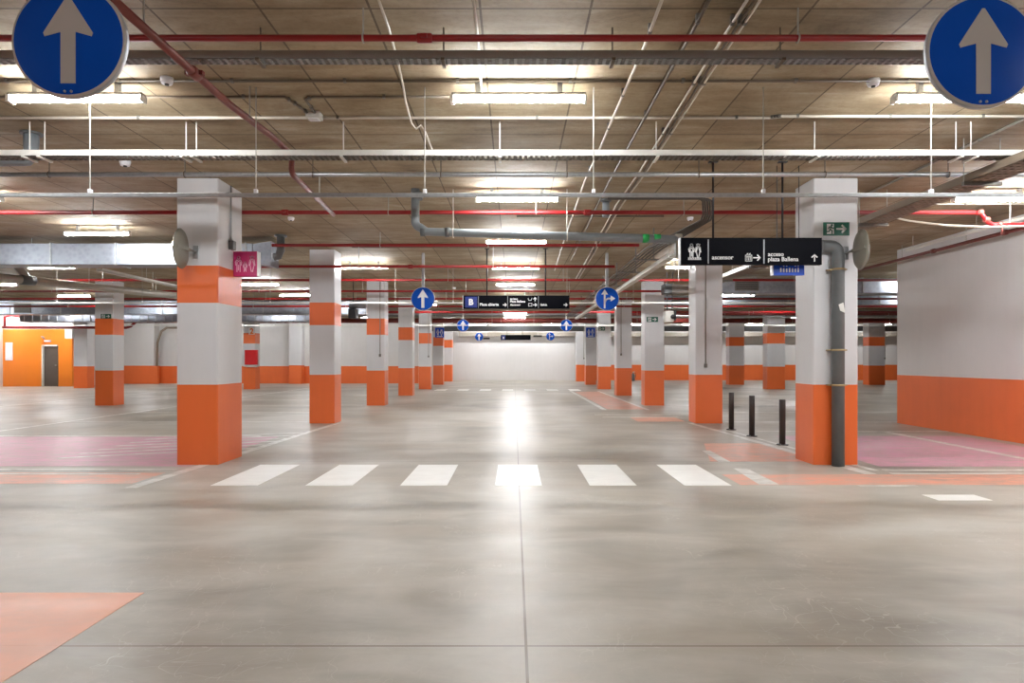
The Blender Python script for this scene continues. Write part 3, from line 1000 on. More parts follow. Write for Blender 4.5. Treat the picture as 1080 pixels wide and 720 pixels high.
# drain stub upper left
t = thing('drain_stub', 'grey drain stub dropping from the ceiling at the far upper left', 'pipe', (PX(33, 6.75), 6.75, ZC))
x = PX(33, 6.75)
MB().tube([(x, 6.75, ZC), (x, 6.75, 3.33), (x - .05, 6.75, 3.28), (x - .9, 6.75, 3.27)], .07, 'pvc', 16).build('pipe', t)
MB().tube([(x, 6.75, ZC - .02), (x, 6.75, ZC)], .10, 'pvc_dark', 16).build('collar', t)

# central grey drain
D = 8.98
t = thing('drain_pipe', 'grey plastic drain pipe dropping and crossing the aisle under the red pipe', 'pipe', P(438, 212, D))
pts = [(PX(438, D), D, ZC), (PX(438, D), D, ZY(233, D))]
for a in range(1, 6):
    an = math.pi / 2 * a / 6
    pts.append((PX(438, D) + .09 * (1 - math.cos(an)), D, ZY(233, D) - .09 * math.sin(an)))
pts += [(PX(450, D), D, ZY(244.3, D)), (PX(714, D), D, ZY(252.5, D))]
MB().tube(pts, .056, 'pvc', 18).build('pipe', t)
for p_ in (478, 598):
    hanger(t, PX(p_, D), D, ZY(244.5 + (p_ - 450) * .031, D), .058, 'white_metal')
for p_ in (446, 472):
    q = P(p_, 244.2 + (p_ - 450) * .031, D)
    MB().tube([q - Vector((.03, 0, 0)), q + Vector((.03, 0, 0))], .064, 'pvc_dark', 18).build('collar', t)
for p_ in (681, 693):
    q = P(p_, 251.4, D)
    g_ = MB().tube([q - Vector((.045, 0, 0)), q + Vector((.04, 0, 0))], .0575, 'green_tape', 18).build('tape_band', t)
    g_['label'] = 'green tape band'
MB().box(PX(712, D), PX(719, D), D - .05, D + .05, ZY(272, D), ZY(247, D), 'conduit', .01).build('end_box', t)
MB().tube([P(440, 206, D).xyz - Vector((0, 0, -.04)), P(440, 210.5, D)], .075, 'pvc_dark', 16).build('ceiling_collar', t)
D = 9.55
t = thing('drain_stub', 'short grey drain stub below the ceiling right of the middle lamp', 'pipe', (PX(639, D), D, ZC))
MB().tube([(PX(639, D), D, ZC), (PX(639, D), D, ZY(229, D))], .05, 'pvc', 16).build('pipe', t)
MB().tube([(PX(639, D), D, ZC - .03), (PX(639, D), D, ZC)], .075, 'pvc_dark', 16).build('collar', t)

# ladder of dark cables: across, down, then away on the tray over the right lane
t = thing('cable_tray', 'cable tray of dark cables running away above the right lane edge', 'cable tray', (2.4, 11, 3.0))
b = MB()
ya, yb, xa, xb = 10.7, 27.0, 2.42, 2.53
b.box(xa, xa + .006, ya, yb, 2.90, 2.97, 'white_metal').box(xb - .006, xb, ya, yb, 2.90, 2.97, 'white_metal')
yy = ya
while yy < yb:
    b.box(xa, xb, yy, yy + .10, 2.895, 2.905, 'white_metal')
    yy += .2
b.build('channel', t)
for yy in (11.6, 13.3, 15.8, 18.2, 21, 24):
    MB().box(2.02, xb + .03, yy, yy + .04, 2.985, 3.012, 'galv_dark').tube([(2.38, yy + .02, ZC), (2.38, yy + .02, 3.0)], .014, 'galv_dark', 6).tube([(2.48, yy + .02, 2.99), (2.48, yy + .02, 2.90)], .008, 'galv_dark', 6).build('hanger', t)
for q in range(5):
    o_ = q * .05
    D = 8.75
    pts = [(1.2, D, 3.375 - q * .004), (2.36 + o_ * .6, D, 3.375 - q * .004), (2.42 + o_ * .6, D, 3.33), (2.43 + o_ * .6, D + .01, 3.16), (2.42 + o_ * .6, D + .06, 3.10),
           (2.06 + o_ * 1.3, 10.6, 3.03), (2.06 + o_ * 1.3, 27.0, 3.026)]
    c = MB().tube(pts, .013, 'dark_cable', 8).build('cable_strand', t)

# right: beige tray, slim pipes and cable by the side wall
t = thing('cable_tray', 'brown cable tray running away overhead along the right bays', 'cable tray', (5.1, 8, 3.3))
b = MB()
xa, xb, ya, yb = 4.59, 4.90, 4.6, 16.2
b.box(xa, xa + .006, ya, yb, 3.10, 3.18, 'beige_tray').box(xb - .006, xb, ya, yb, 3.10, 3.18, 'beige_tray')
for q in range(5):
    b.box(xa + (xb - xa - .03) * q / 4, xa + (xb - xa - .03) * q / 4 + .03, ya, yb, 3.10, 3.105, 'beige_tray')
yy = ya
while yy < yb:
    b.box(xa, xb, yy, yy + .05, 3.098, 3.106, 'beige_tray')
    yy += .085
b.build('channel', t)
for yy in (6.9, 9.0, 11.0, 13.2, 15.4):
    MB().box(xa - .04, xb + .04, yy, yy + .04, 3.06, 3.098, 'galv_dark').tube([(xa - .03, yy + .02, ZC), (xa - .03, yy + .02, 3.08)], .006, 'rod', 6).tube([(xb + .03, yy + .02, ZC), (xb + .03, yy + .02, 3.08)], .006, 'rod', 6).build('hanger', t)
MB().tube([(4.69, ya, 3.122), (4.69, yb, 3.122)], .015, 'dark_cable', 8).build('cable_strand', t)
MB().tube([(4.78, ya, 3.122), (4.79, yb, 3.122)], .015, 'dark_cable', 8).build('cable_strand', t)
RP = pipe('service_pipe', 'dull red pipe running away along the top of the long side wall', 'pipe', [(7.62, 9.0, 3.27), (7.62, 16.5, 3.27)], .03, 'rust_red', None, (), 'rod', (10.6, 12.4))
WP = pipe('service_pipe', 'white pipe running away beside the red one above the side wall', 'pipe', [(7.25, 8.6, 3.32), (7.25, 12.6, 3.32)], .028, 'white_metal', None)
for yy in (8.9, 10.7, 12.4):
    MB().tube([(7.25, yy, ZC), (7.25, yy, 3.34)], .006, 'rod', 6).build('hanger', WP)
for yy in (10.0, 11.5, 13.4, 15.8):
    MB().tube([(7.62, yy, ZC), (7.62, yy, 3.29)], .006, 'rod', 6).build('hanger', RP)
D = 9.25
t = thing('pipe_bend', 'orange red swan neck bend joining the red pipe to the wall pipe', 'pipe', P(1024, 229, D))
p0 = Vector((6.275, D, ZY(224, D)))
MB().tube([p0, p0 + Vector((.05, 0, -.01)), p0 + Vector((.1, 0, -.07)), p0 + Vector((.14, 0, -.13)), p0 + Vector((.22, 0, -.17)), p0 + Vector((.6, 0, -.17)), p0 + Vector((.9, .12, -.1)), Vector((7.555, D + .3, 3.27))], .03, 'red_pipe', 12).build('pipe', t)
for dx_, dz_ in ((.035, 0.0), (.12, -.10), (.3, -.17)):
    q = p0 + Vector((dx_ + .01, 0, dz_))
    MB().tube([q - Vector((.03, 0, 0)), q + Vector((.03, 0, 0))], .04, 'rust_red', 12).build('coupling', t)
MB().tube([p0 + Vector((.34, 0, -.17)), p0 + Vector((.34, 0, -.30))], .014, 'rust_red', 8).build('valve', t)
MB().tube([p0 + Vector((.45, 0, -.17)), Vector((p0.x + .45, p0.y, ZC))], .006, 'rod', 6).build('hanger', t)
D = 9.0
pts = [P(942, 229, D), P(960, 233, D), P(1000, 238, D), P(1040, 239.5, D), P(1085, 238.5, D), P(1110, 236, D)]
ob = MB().tube(pts, .014, 'cable', 8).build('hanging_cable')
tag(ob, 'white slack cable sagging below the red pipe toward the side wall', 'cable')
conduit('pale conduit over the right bays below the bright lamp', [P(955, 215, 9.8).xyz * 1, P(1080, 215, 9.8).xyz * 1, P(1120, 215, 9.8)], .012, 'cable', GC, 2)
conduit('grey diagonal conduit on the ceiling by the right arrow sign', [((px - VX) * (zc - H) / (VY - py), (zc - H) * F / (VY - py), zc) for px, py in [(1083, 124), (1012, 158), (960, 183), (900, 212), (850, 236)]], .014, 'conduit', GC, 3)

# small devices on the ceiling
def puck(label, px, py, r=.05, h=.05, name='smoke_detector', cat='detector'):
    D = (ZC - .03 - H) * F / (VY - py)
    t = thing(name, label, cat, (PX(px, D), D, ZC), 'detectors on the ceiling')
    MB().lathe([(0, 0), (r, 0), (r, .02), (r * .8, h), (0, h)], (PX(px, D), D, ZC), (0, 0, -1), 'lightbox', 20).build('body', t)
    MB().lathe([(0, h - .002), (r * .35, h), (r * .3, h + .012), (0, h + .014)], (PX(px, D), D, ZC), (0, 0, -1), 'grille', 12).build('sensor', t)


puck('white smoke detector right of the big left arrow sign', 176, 86)
puck('white smoke detector left of the big right arrow sign', 921, 88)
puck('small white detector under the white tray left of the nearest pillar', 132, 172, .06, .06)
puck('white detector between the first two left pillars, by the red pipe', 307, 231)
puck('white detector above the dark cable bend near the toilet sign', 728, 231)
puck('small far detector in the aisle ceiling beyond the round arrow sign', 479, 304, .06)
D = 6.2
t = thing('junction_box', 'white junction box on the ceiling where two conduits meet', 'junction box', (PX(331, D), D, ZC))
MB().box(PX(324, D), PX(339, D), D - .06, D + .06, ZC - .06, ZC, 'box_grey', .006).build('body', t)
MB().box(PX(326, D), PX(337, D), D - .045, D + .045, ZC - .066, ZC - .058, 'lightbox', .003).build('lid', t)

# ------------------------------------------------------------------ round arrow signs
def round_sign(px, py, D, kind, label, r=.25, pole_m='galv', film='sign_white'):
    c = P(px, py, D)
    t = thing('arrow_sign', label, 'sign', c, 'round blue arrow signs over the aisle')
    y = c.y
    MB().lathe([(0, 0), (r * .955, 0), (r, .004), (r, .03), (r * .97, .034), (r * .9, .02), (0, .02)], c, (0, 1, 0), 'sign_blue', 56,
               ['sign_blue', 'sign_grey', 'sign_back', 'sign_back', 'sign_back', 'sign_back']).build('plate', t)
    b = MB()
    if kind == 'up':
        b.prism(arrow_pts(c.x, c.z, r * .76, 0, shaft=.17, hw=.54), y - .003, y + .001, film)
    else:
        s = r
        b.strokes([[(c.x - .22 * s, c.z - .72 * s), (c.x - .22 * s, c.z + .45 * s)]], .15 * s, y - .003, y + .001, film)
        b.prism([(c.x - .22 * s, c.z + .8 * s), (c.x - .5 * s, c.z + .36 * s), (c.x + .06 * s, c.z + .36 * s)], y - .003, y + .001, film)
        b.strokes([[(c.x - .20 * s, c.z - .30 * s), (c.x - .12 * s, c.z - .08 * s), (c.x + .08 * s, c.z + .02 * s), (c.x + .3 * s, c.z + .03 * s)]], .14 * s, y - .003, y + .001, film)
        b.prism([(c.x + .68 * s, c.z + .03 * s), (c.x + .28 * s, c.z + .28 * s), (c.x + .28 * s, c.z - .22 * s)], y - .003, y + .001, film)
    a_ = b.build('arrow', t)
    MB().box(c.x - .03, c.x + .03, y + .035, y + .075, c.z - r * .8, ZC, pole_m, .004).build('post', t)
    for dz in (-.14, .14):
        MB().box(c.x - .05, c.x + .05, y + .018, y + .085, c.z + dz - .015, c.z + dz + .015, 'galv_dark', .003).build('clamp', t)
    for sx in (-1, 1):
        MB().lathe([(0, 0), (.006, 0), (.006, .004), (0, .005)], (c.x + sx * .014, y, c.z - r * .9), (0, -1, 0), 'sign_back', 8).build('bolt', t)
    return t


round_sign(72, 42, 2.98, 'up', 'large round blue sign with white up arrow at the upper left corner', film='sign_grey')
round_sign(1037, 54, 3.04, 'up', 'large round blue sign with white up arrow at the upper right corner', film='sign_grey')
round_sign(446, 315, 14.3, 'up', 'round blue up arrow sign on a pole beside the fourth left pillar')
round_sign(640.5, 315, 14.3, 'fork', 'round blue straight or right arrow sign on a pole at the right lane')
round_sign(488.3, 343, 27.7, 'up', 'round blue up arrow sign on a white pole below the long sign, left end', pole_m='white_metal')
round_sign(597.3, 343, 27.7, 'up', 'round blue up arrow sign on a white pole below the long sign, right end', pole_m='white_metal')
round_sign(505.3, 355, 39.8, 'up', 'tiny far round blue up arrow sign before the end wall', pole_m='white_metal')
round_sign(580.5, 354.6, 39.8, 'fork', 'tiny far round blue straight or right arrow sign before the end wall', pole_m='white_metal')


# ------------------------------------------------------------------ hanging direction signs
def hang_sign(label, x0, x1, z0, z1, y, rods, dpt=.07, rodr=.012):
    t = thing('direction_sign', label, 'sign', ((x0 + x1) / 2, y, z0))
    MB().box(x0, x1, y, y + dpt, z0, z1, 'sign_black', .004).build('panel', t)
    MB().box(x0 - .012, x0 + .002, y + .004, y + dpt + .004, z0, z1, 'lightbox', .002).build('end_trim', t)
    MB().box(x1 - .002, x1 + .012, y + .004, y + dpt + .004, z0, z1, 'sign_black', .002).build('end_trim', t)
    for rx in rods:
        MB().tube([(rx, y + dpt / 2, ZC), (rx, y + dpt / 2, z1 - .01)], rodr, 'black', 10).box(rx - .05, rx + .05, y + dpt / 2 - .03, y + dpt / 2 + .03, ZC - .012, ZC, 'black').build('hanger', t)
    return t


def person_icon(cx, z0, h, skirt=False):
    """pictogram drawn with pen strokes: head ring and body outline"""
    r = h * .09
    ls = [arc(cx, z0 + h * .89, r, 0, 2 * math.pi, 10)]
    if not skirt:
        ls += [[(cx - .17 * h, z0 + .42 * h), (cx - .2 * h, z0 + .6 * h), (cx - .12 * h, z0 + .76 * h), (cx, z0 + .66 * h), (cx + .12 * h, z0 + .76 * h), (cx + .2 * h, z0 + .6 * h), (cx + .17 * h, z0 + .42 * h)],
               [(cx - .1 * h, z0 + .62 * h), (cx - .1 * h, z0)], [(cx + .1 * h, z0 + .62 * h), (cx + .1 * h, z0)], [(cx, z0 + .42 * h), (cx, z0 + .1 * h)]]
    else:
        ls += [[(cx - .19 * h, z0 + .4 * h), (cx - .14 * h, z0 + .76 * h), (cx + .14 * h, z0 + .76 * h), (cx + .19 * h, z0 + .4 * h)],
               [(cx - .07 * h, z0 + .66 * h), (cx - .13 * h, z0 + .42 * h), (cx - .04 * h, z0)], [(cx + .07 * h, z0 + .66 * h), (cx + .13 * h, z0 + .42 * h), (cx + .04 * h, z0)],
               [(cx - .12 * h, z0 + .95 * h), (cx + .12 * h, z0 + .95 * h)]]
    return ls


def thin_arrow(cx, cz, s, ang, w, y0, m, b):
    c, sn = math.cos(ang), math.sin(ang)
    rot = lambda pts: [(cx + (x * c + z * sn) * s, cz + (-x * sn + z * c) * s) for x, z in pts]
    b.strokes([rot([(0, -1), (0, .85)]), rot([(-.75, .2), (0, .95), (.75, .2)])], w, y0 - .004, y0, m)


D = 7.7
SG = hang_sign('black hanging sign reading ascensor and acceso plaza before the right pillar', PX(718, D), PX(866, D), ZY(279, D), ZY(250.5, D), D, (PX(753, D), PX(826.5, D)))
for p_ in (747, 805.7):
    MB().box(PX(p_, D) - .007, PX(p_, D) + .007, D - .003, D + .001, ZY(278, D), ZY(252.5, D), 'divider').build('divider', SG)
b = MB()
for ci, sk in ((729.3, False), (736.2, True)):
    b.strokes(person_icon(PX(ci, D), ZY(271.4, D), .155, sk), .010, D - .004, D, 'sign_white')
xx = PX(725.8, D)
b.box(PX(725.6, D), PX(739.4, D), D - .004, D, ZY(274, D), ZY(273.4, D), 'sign_white')
while xx < PX(739, D):
    b.box(xx, xx + .013, D - .004, D, ZY(274, D), ZY(271.4, D), 'sign_white')
    xx += .0185
b.build('toilet_symbol', SG)
text('lettering', 'ascensor', PX(750.8, D), ZY(273.4, D), D, PX(773.4, D) - PX(750.8, D), 'sign_white', SG)
text('lettering', 'acceso', PX(810, D), ZY(270, D), D, PX(826.5, D) - PX(810, D), 'sign_white', SG)
text('lettering', 'plaza Ballena', PX(810, D), ZY(275.3, D), D, PX(842, D) - PX(810, D), 'sign_white', SG)
b = MB()
x0, x1, z0, z1 = PX(786.2, D), PX(792.8, D), ZY(275.2, D), ZY(269, D)
b.strokes([[(x0, z0), (x1, z0), (x1, z1), (x0, z1), (x0, z0)]], .006, D - .004, D, 'sign_white')
for q in range(3):
    cx = x0 + (x1 - x0) * (.25 + .25 * q)
    b.strokes([arc(cx, z0 + .048, .006, 0, 2 * math.pi, 8), [(cx, z0 + .038), (cx, z0 + .012)]], .006, D - .004, D, 'sign_white')
b.strokes([[(x0 + .015, z1 + .008), (x0 + .022, z1 + .02), (x0 + .03, z1 + .008)], [(x1 - .03, z1 + .02), (x1 - .022, z1 + .008), (x1 - .015, z1 + .02)]], .005, D - .004, D, 'sign_white')
b.build('lift_symbol', SG)
b = MB(); thin_arrow(PX(798.3, D), ZY(271.7, D), .037, math.pi / 2, .012, D, 'sign_white', b); b.build('arrow', SG)
b = MB(); thin_arrow(PX(859, D), ZY(271.8, D), .037, 0, .012, D, 'sign_white', b); b.build('arrow', SG)

D = 7.86
x0, x1 = PX(816, D), PX(848.5, D)
t = thing('counter_sign', 'small blue lit panel with white bars under the black hanging sign', 'sign', (PX(832, D), D, ZY(290, D)))
MB().box(x0, x1, D, D + .07, ZY(290, D), ZY(274.5, D), 'blue_panel', .004).build('panel', t)
MB().box(x0 - .014, x0 + .002, D + .003, D + .073, ZY(290, D), ZY(274.5, D), 'lightbox', .002).build('end_trim', t)
b = MB()
for q in range(7):
    cx = PX(823.5 + q * 3.05, D)
    b.box(cx - .007, cx + .007, D - .004, D, ZY(287, D), ZY(282.3 + (q % 3) * .4, D), 'sign_white')
for q in (1, 2, 5, 6):
    cx = PX(823.5 + q * 3.05, D)
    b.box(cx - .006, cx + .006, D - .004, D, ZY(281, D), ZY(279.8, D), 'sign_white')
b.build('bar_symbols', t)
for x in (x0 + .05, x1 - .05):
    MB().tube([(x, D + .035, ZC), (x, D + .035, ZY(275, D))], .005, 'black', 6).build('hanger', t)

D = 13.75
SB = hang_sign('long black hanging sign with a blue letter B square over the aisle', PX(488.5, D), PX(600, D), ZY(325.5, D), ZY(311.5, D), D, (PX(513.5, D), PX(575.5, D)), .08, .014)
MB().box(PX(490.5, D), PX(503.3, D), D - .004, D + .001, ZY(324.3, D), ZY(312.7, D), 'sign_navy').build('letter_square', SB)
text('lettering', 'B', PX(494.5, D), ZY(321.3, D), D - .004, PX(499.4, D) - PX(494.5, D), 'sign_white', SB, .004, .05)
for p_ in (504.5, 535.5, 567.8):
    MB().box(PX(p_, D) - .006, PX(p_, D) + .006, D - .003, D + .001, ZY(325, D), ZY(312, D), 'divider').build('divider', SB)
for (s_, a, bs, e) in [('Plaza abierta', 506, 322.3, 526), ('acceso', 538, 316, 546), ('Plaza Ballena', 538, 318.8, 554), ('Ascensor', 538, 322.3, 549), ('Salida', 570, 322.3, 577)]:
    text('lettering', s_, PX(a, D), ZY(bs, D), D, PX(e, D) - PX(a, D), 'sign_white', SB, .004, .03)
for (cx, cy, an) in [(532.5, 321.4, math.pi / 2), (564.3, 315.4, 0), (564.3, 321.4, math.pi / 2), (596.6, 321.4, math.pi / 2)]:
    b = MB(); thin_arrow(PX(cx, D), ZY(cy, D), .032, an, .018, D, 'sign_white', b); b.build('arrow', SB)
b = MB()
b.strokes([[(PX(557.5, D), ZY(322.7, D)), (PX(561, D), ZY(322.7, D)), (PX(561, D), ZY(319.8, D)), (PX(557.5, D), ZY(319.8, D)), (PX(557.5, D), ZY(322.7, D))]], .008, D - .004, D, 'sign_white')
b.build('lift_symbol', SB)
b = MB()
b.strokes([[(PX(557, D), ZY(314.4, D)), (PX(557.6, D), ZY(316.6, D)), (PX(560.2, D), ZY(316.6, D)), (PX(561, D), ZY(314.4, D))]], .008, D - .004, D, 'sign_white')
b.build('trolley_symbol', SB)
D = 40.0
SF = hang_sign('far small black hanging sign before the white end wall', PX(528, D), PX(559.5, D), ZY(358.5, D), ZY(353, D), D, (PX(535, D), PX(551, D)), .08, .014)
MB().box(PX(529, D), PX(533, D), D - .004, D + .001, ZY(358, D), ZY(353.5, D), 'sign_navy').build('letter_square', SF)
text('lettering', 'B', PX(530.3, D), ZY(357, D), D - .004, PX(531.8, D) - PX(530.3, D), 'sign_white', SF, .004, .05)
for (a, c_, yy, lb) in [(509.5, 516.5, 356.8, 'tiny dark hanging device beside the far left round sign'), (562.5, 571.8, 354.3, 'tiny dark hanging device beside the far right round sign')]:
    D = 40.2
    t = thing('hanging_speaker', lb, 'speaker', (PX((a + c_) / 2, D), D, ZY(yy, D)), 'far dark hanging devices')
    MB().box(PX(a, D), PX(c_, D), D, D + .15, ZY(yy + .9, D), ZY(yy - .9, D), 'black', .01).build('case', t)
    MB().tube([(PX((a + c_) / 2, D), D + .07, ZC), (PX((a + c_) / 2, D), D + .07, ZY(yy, D))], .012, 'rod', 6).build('hanger', t)

# ------------------------------------------------------------------ signs and fittings on pillars
def exit_sign(px0, px1, py0, py1, D, label):
    x0, x1, z0, z1 = PX(px0, D), PX(px1, D), ZY(py1, D), ZY(py0, D)
    t = thing('exit_sign', label, 'sign', ((x0 + x1) / 2, D, z0), 'green exit signs on pillars')
    w, h = x1 - x0, z1 - z0
    y = D - .012
    MB().box(x0, x1, y, D, z0, z1, 'exit_green', .002).build('plate', t)
    b = MB()
    b.box(x0 + w * .13, x0 + w * .4, y - .003, y, z0 + h * .12, z0 + h * .88, 'sign_white')
    b.build('doorway_symbol', t)
    b = MB()
    cx, cz, s = x0 + w * .27, z0 + h * .5, h * .36
    b.strokes([[(cx + .1 * s, cz + .45 * s), (cx - .1 * s, cz - .1 * s), (cx + .3 * s, cz - .4 * s), (cx + .25 * s, cz - .95 * s)], [(cx - .1 * s, cz - .1 * s), (cx - .35 * s, cz - .55 * s), (cx - .75 * s, cz - .6 * s)],
               [(cx - .45 * s, cz + .05 * s), (cx - .3 * s, cz + .4 * s), (cx + .1 * s, cz + .45 * s), (cx + .4 * s, cz + .1 * s), (cx + .65 * s, cz + .2 * s)], arc(cx + .25 * s, cz + .78 * s, .1 * s, 0, 6.28, 8)], .22 * s, y - .006, y - .003, 'exit_green')
    b.build('runner_symbol', t)
    b = MB()
    thin_arrow(x0 + w * .69, cz, h * .32, math.pi / 2, h * .13, y, 'sign_white', b)
    b.build('arrow', t)
    return t


exit_sign(868, 895.5, 234.5, 248.5, 8.43, 'green running man exit sign high on the nearest right pillar')
exit_sign(682, 694, 345 - 11, 345 - 5.5, 19.3, 'green exit sign on the third pillar right of the aisle')
exit_sign(630.5, 638, 344.5, 348.5, 29.9, 'green exit sign on the fifth pillar right of the aisle')
exit_sign(106.5, 117.5, 331, 336, 19.3, 'green exit sign on the lone pillar in the left bays')

# pink toilet box sign on the nearest left pillar
x0, x1 = PX(246, 8.9), PX(271, 8.9)
D = 8.88
t = thing('toilet_sign', 'magenta box sign with family pictogram on the nearest left pillar', 'sign', (x0, D, ZY(292, D)))
z0, z1 = ZY(291.3, D), ZY(265, D)
x0, x1 = -3.65, PX(271, D)
MB().box(x0, x1, D, D + .10, z0, z1, 'magenta', .004).build('panel', t)
MB().box(x1 - .001, x1 + .012, D + .002, D + .102, z0, z1, 'lightbox', .002).build('end_trim', t)
b = MB()
h = z1 - z0
cx0 = (x0 + x1) / 2
b.strokes(person_icon(cx0 - .085, z0 + .19 * h, h * .62), .009, D - .004, D, 'pinkish')
b.strokes(person_icon(cx0 + .09, z0 + .19 * h, h * .62, True), .009, D - .004, D, 'pinkish')
b.strokes(person_icon(cx0 + .0, z0 + .19 * h, h * .40), .008, D - .004, D, 'pinkish')
b.build('family_symbol', t)
t = thing('conduit_drop', 'grey conduit and switch box above the magenta sign on the left pillar', 'conduit', (-3.63, 8.8, ZC), 'conduits on pillars')
MB().tube([(-3.637, 8.78, ZC - .01), (-3.637, 8.78, ZY(262, 8.78))], .011, 'galv', 8).build('conduit', t)
MB().box(-3.65, -3.59, 8.73, 8.83, ZY(263.5, 8.78), ZY(254, 8.78), 'pvc_dark', .006).build('switch_box', t)


def mirror(px, py, sgn, label):
    D = 8.15
    c = P(px, py, D)
    t = thing('traffic_mirror', label, 'mirror', c, 'round mirrors on the nearest pillars')
    r = .238
    ax = Vector((sgn * .99, -0.13, 0))
    pr = [(0, .055), (r * .5, .045), (r * .85, .022), (r, 0), (r * 1.01, -.012), (r * .93, -.03), (r * .6, -.05), (0, -.06)]
    MB().lathe(pr[:4], c, ax, 'mirror', 44).build('glass', t)
    MB().lathe(pr[3:], c, ax, 'mirror_back', 44).build('back_shell', t)
    b = MB()
    xb = c.x - sgn * .055
    b.box(min(xb, xb - sgn * .02), max(xb, xb - sgn * .02), D - .20, D + .12, c.z - .02, c.z + .02, 'mirror_back', .004)
    b.tube([(xb, D + .05, c.z), (xb - sgn * .01, D + .08, c.z), (xb - sgn * .01, 8.425, c.z)], .014, 'galv_dark', 8)
    b.box(xb - sgn * .01 - .035, xb - sgn * .01 + .035, 8.41, 8.429, c.z - .08, c.z + .08, 'galv', .003)
    b.build('bracket', t)


mirror(190, 262, -1, 'round traffic mirror seen edge on at the nearest left pillar')
mirror(909, 263, 1, 'round traffic mirror seen edge on at the nearest right pillar')

# grey downpipe on the right pillar
D = 8.335
xv = PX(884, D)
zt_ = ZY(259.5, D)
pts = [(3.755, D, zt_), (3.80, D, zt_), (xv - .10, D, zt_)]
for a in range(1, 6):
    an = math.pi / 2 * a / 5
    pts.append((xv - .10 + .10 * math.sin(an), D, zt_ - .10 * (1 - math.cos(an))))
pts.append((xv, D, 0.0))
t = thing('downpipe', 'dark grey downpipe with an elbow clamped to the nearest right pillar', 'pipe', (xv, D, 0))
MB().tube(pts, .074, 'pvc_dark', 22).build('pipe', t)
for py in (284, 369, 406):
    zz_ = ZY(py, D)
    MB().tube([(xv, D, zz_ - .012), (xv, D, zz_ + .012)], .080, 'gold', 22).box(xv - .11, xv + .11, D - .006, D + .09, zz_ - .008, zz_ + .008, 'gold', .002).build('clamp', t)
s_ = MB().prism([(xv - .01, ZY(328, D)), (xv + .045, ZY(330, D)), (xv + .025, ZY(319.5, D)), (xv - .03, ZY(321.5, D))], D - .082, D - .071, 'sticker').build('sticker', t)

# blue square toilets signs on far pillars
for (a, c_, ya_, yb_, D, lb) in [(459.2, 468.5, 345.5, 356, 35.2, 'small blue square pictogram sign on the sixth left pillar'), (618, 627.5, 345.5, 355.5, 35.2, 'small blue square pictogram sign on the sixth right pillar')]:
    x0, x1, z0, z1 = PX(a, D), PX(c_, D), ZY(yb_, D), ZY(ya_, D)
    t = thing('pictogram_sign', lb, 'sign', (x0, D, z0), 'blue square signs on far pillars')
    MB().box(x0, x1, D - .07, D, z0, z1, 'blue_panel', .004).build('panel', t)
    b = MB()
    for q in (.3, .7):
        b.strokes(person_icon(x0 + (x1 - x0) * q, z0 + .22 * (z1 - z0), (z1 - z0) * .6, q > .5), .02, D - .076, D - .07, 'sign_white')
    b.box(x0 + .08, x1 - .08, D - .076, D - .07, z0 + .04, z0 + .08, 'sign_white')
    b.build('toilet_symbol', t)

# fire cabinet on the left pillar
D = 29.9
t = thing('fire_cabinet', 'red fire hose cabinet on a pillar in the left bays', 'cabinet', (PX(266, D), D, ZY(385, D)))
MB().box(PX(259.5, D), PX(272.5, D), D - .16, D, ZY(384.5, D), ZY(369, D), 'fire_red', .01).build('case', t)
MB().box(PX(260.2, D), PX(271.8, D), D - .175, D - .16, ZY(384, D), ZY(369.6, D), 'fire_red', .004).build('door', t)
MB().box(PX(260.5, D), PX(272, D), D - .14, D, ZY(387, D), ZY(384.8, D), 'box_grey', .01).build('shelf', t)
t = thing('number_sign', 'orange painted number on the pillar above the fire cabinet', 'stencil', (PX(265, D), D, ZY(352, D)))
MB().box(PX(262.5, D), PX(268.5, D), D - .006, D, ZY(352.6, D), ZY(345.2, D), 'sign_white').build('plate', t)
text('digit', '2', PX(263.5, D), ZY(351.8, D), D - .006, PX(267.6, D) - PX(263.5, D), 'orange_mark', t, .004, .04)

# bollards
BO = None
for (x, y_, lb) in [(4.03, 12.65, 'dark brown bollard farthest back, nearest the second right pillar'), (4.03, 11.56, 'dark brown bollard in the middle of the three'), (4.09, 10.40, 'dark brown bollard closest to the nearest right pillar')]:
    if BO is None:
        BO = thing('bollard', lb, 'bollard', (x, y_, 0), 'bollards beside the right pillars')
        MB().tube([(x, y_, .01), (x, y_, .685), (x, y_, .69)], [.047, .047, .043], 'bollard', 20).build('post', BO)
        MB().tube([(x, y_, 0), (x, y_, .012)], [.09, .085], 'bollard', 20).build('base_plate', BO)
        for q in range(4):
            an = math.pi / 4 + q * math.pi / 2
            MB().tube([(x + .068 * math.cos(an), y_ + .068 * math.sin(an), .01), (x + .068 * math.cos(an), y_ + .068 * math.sin(an), .022)], .009, 'galv', 6).build('bolt', BO)
    else:
        dup(BO, (x, y_, 0), lb)

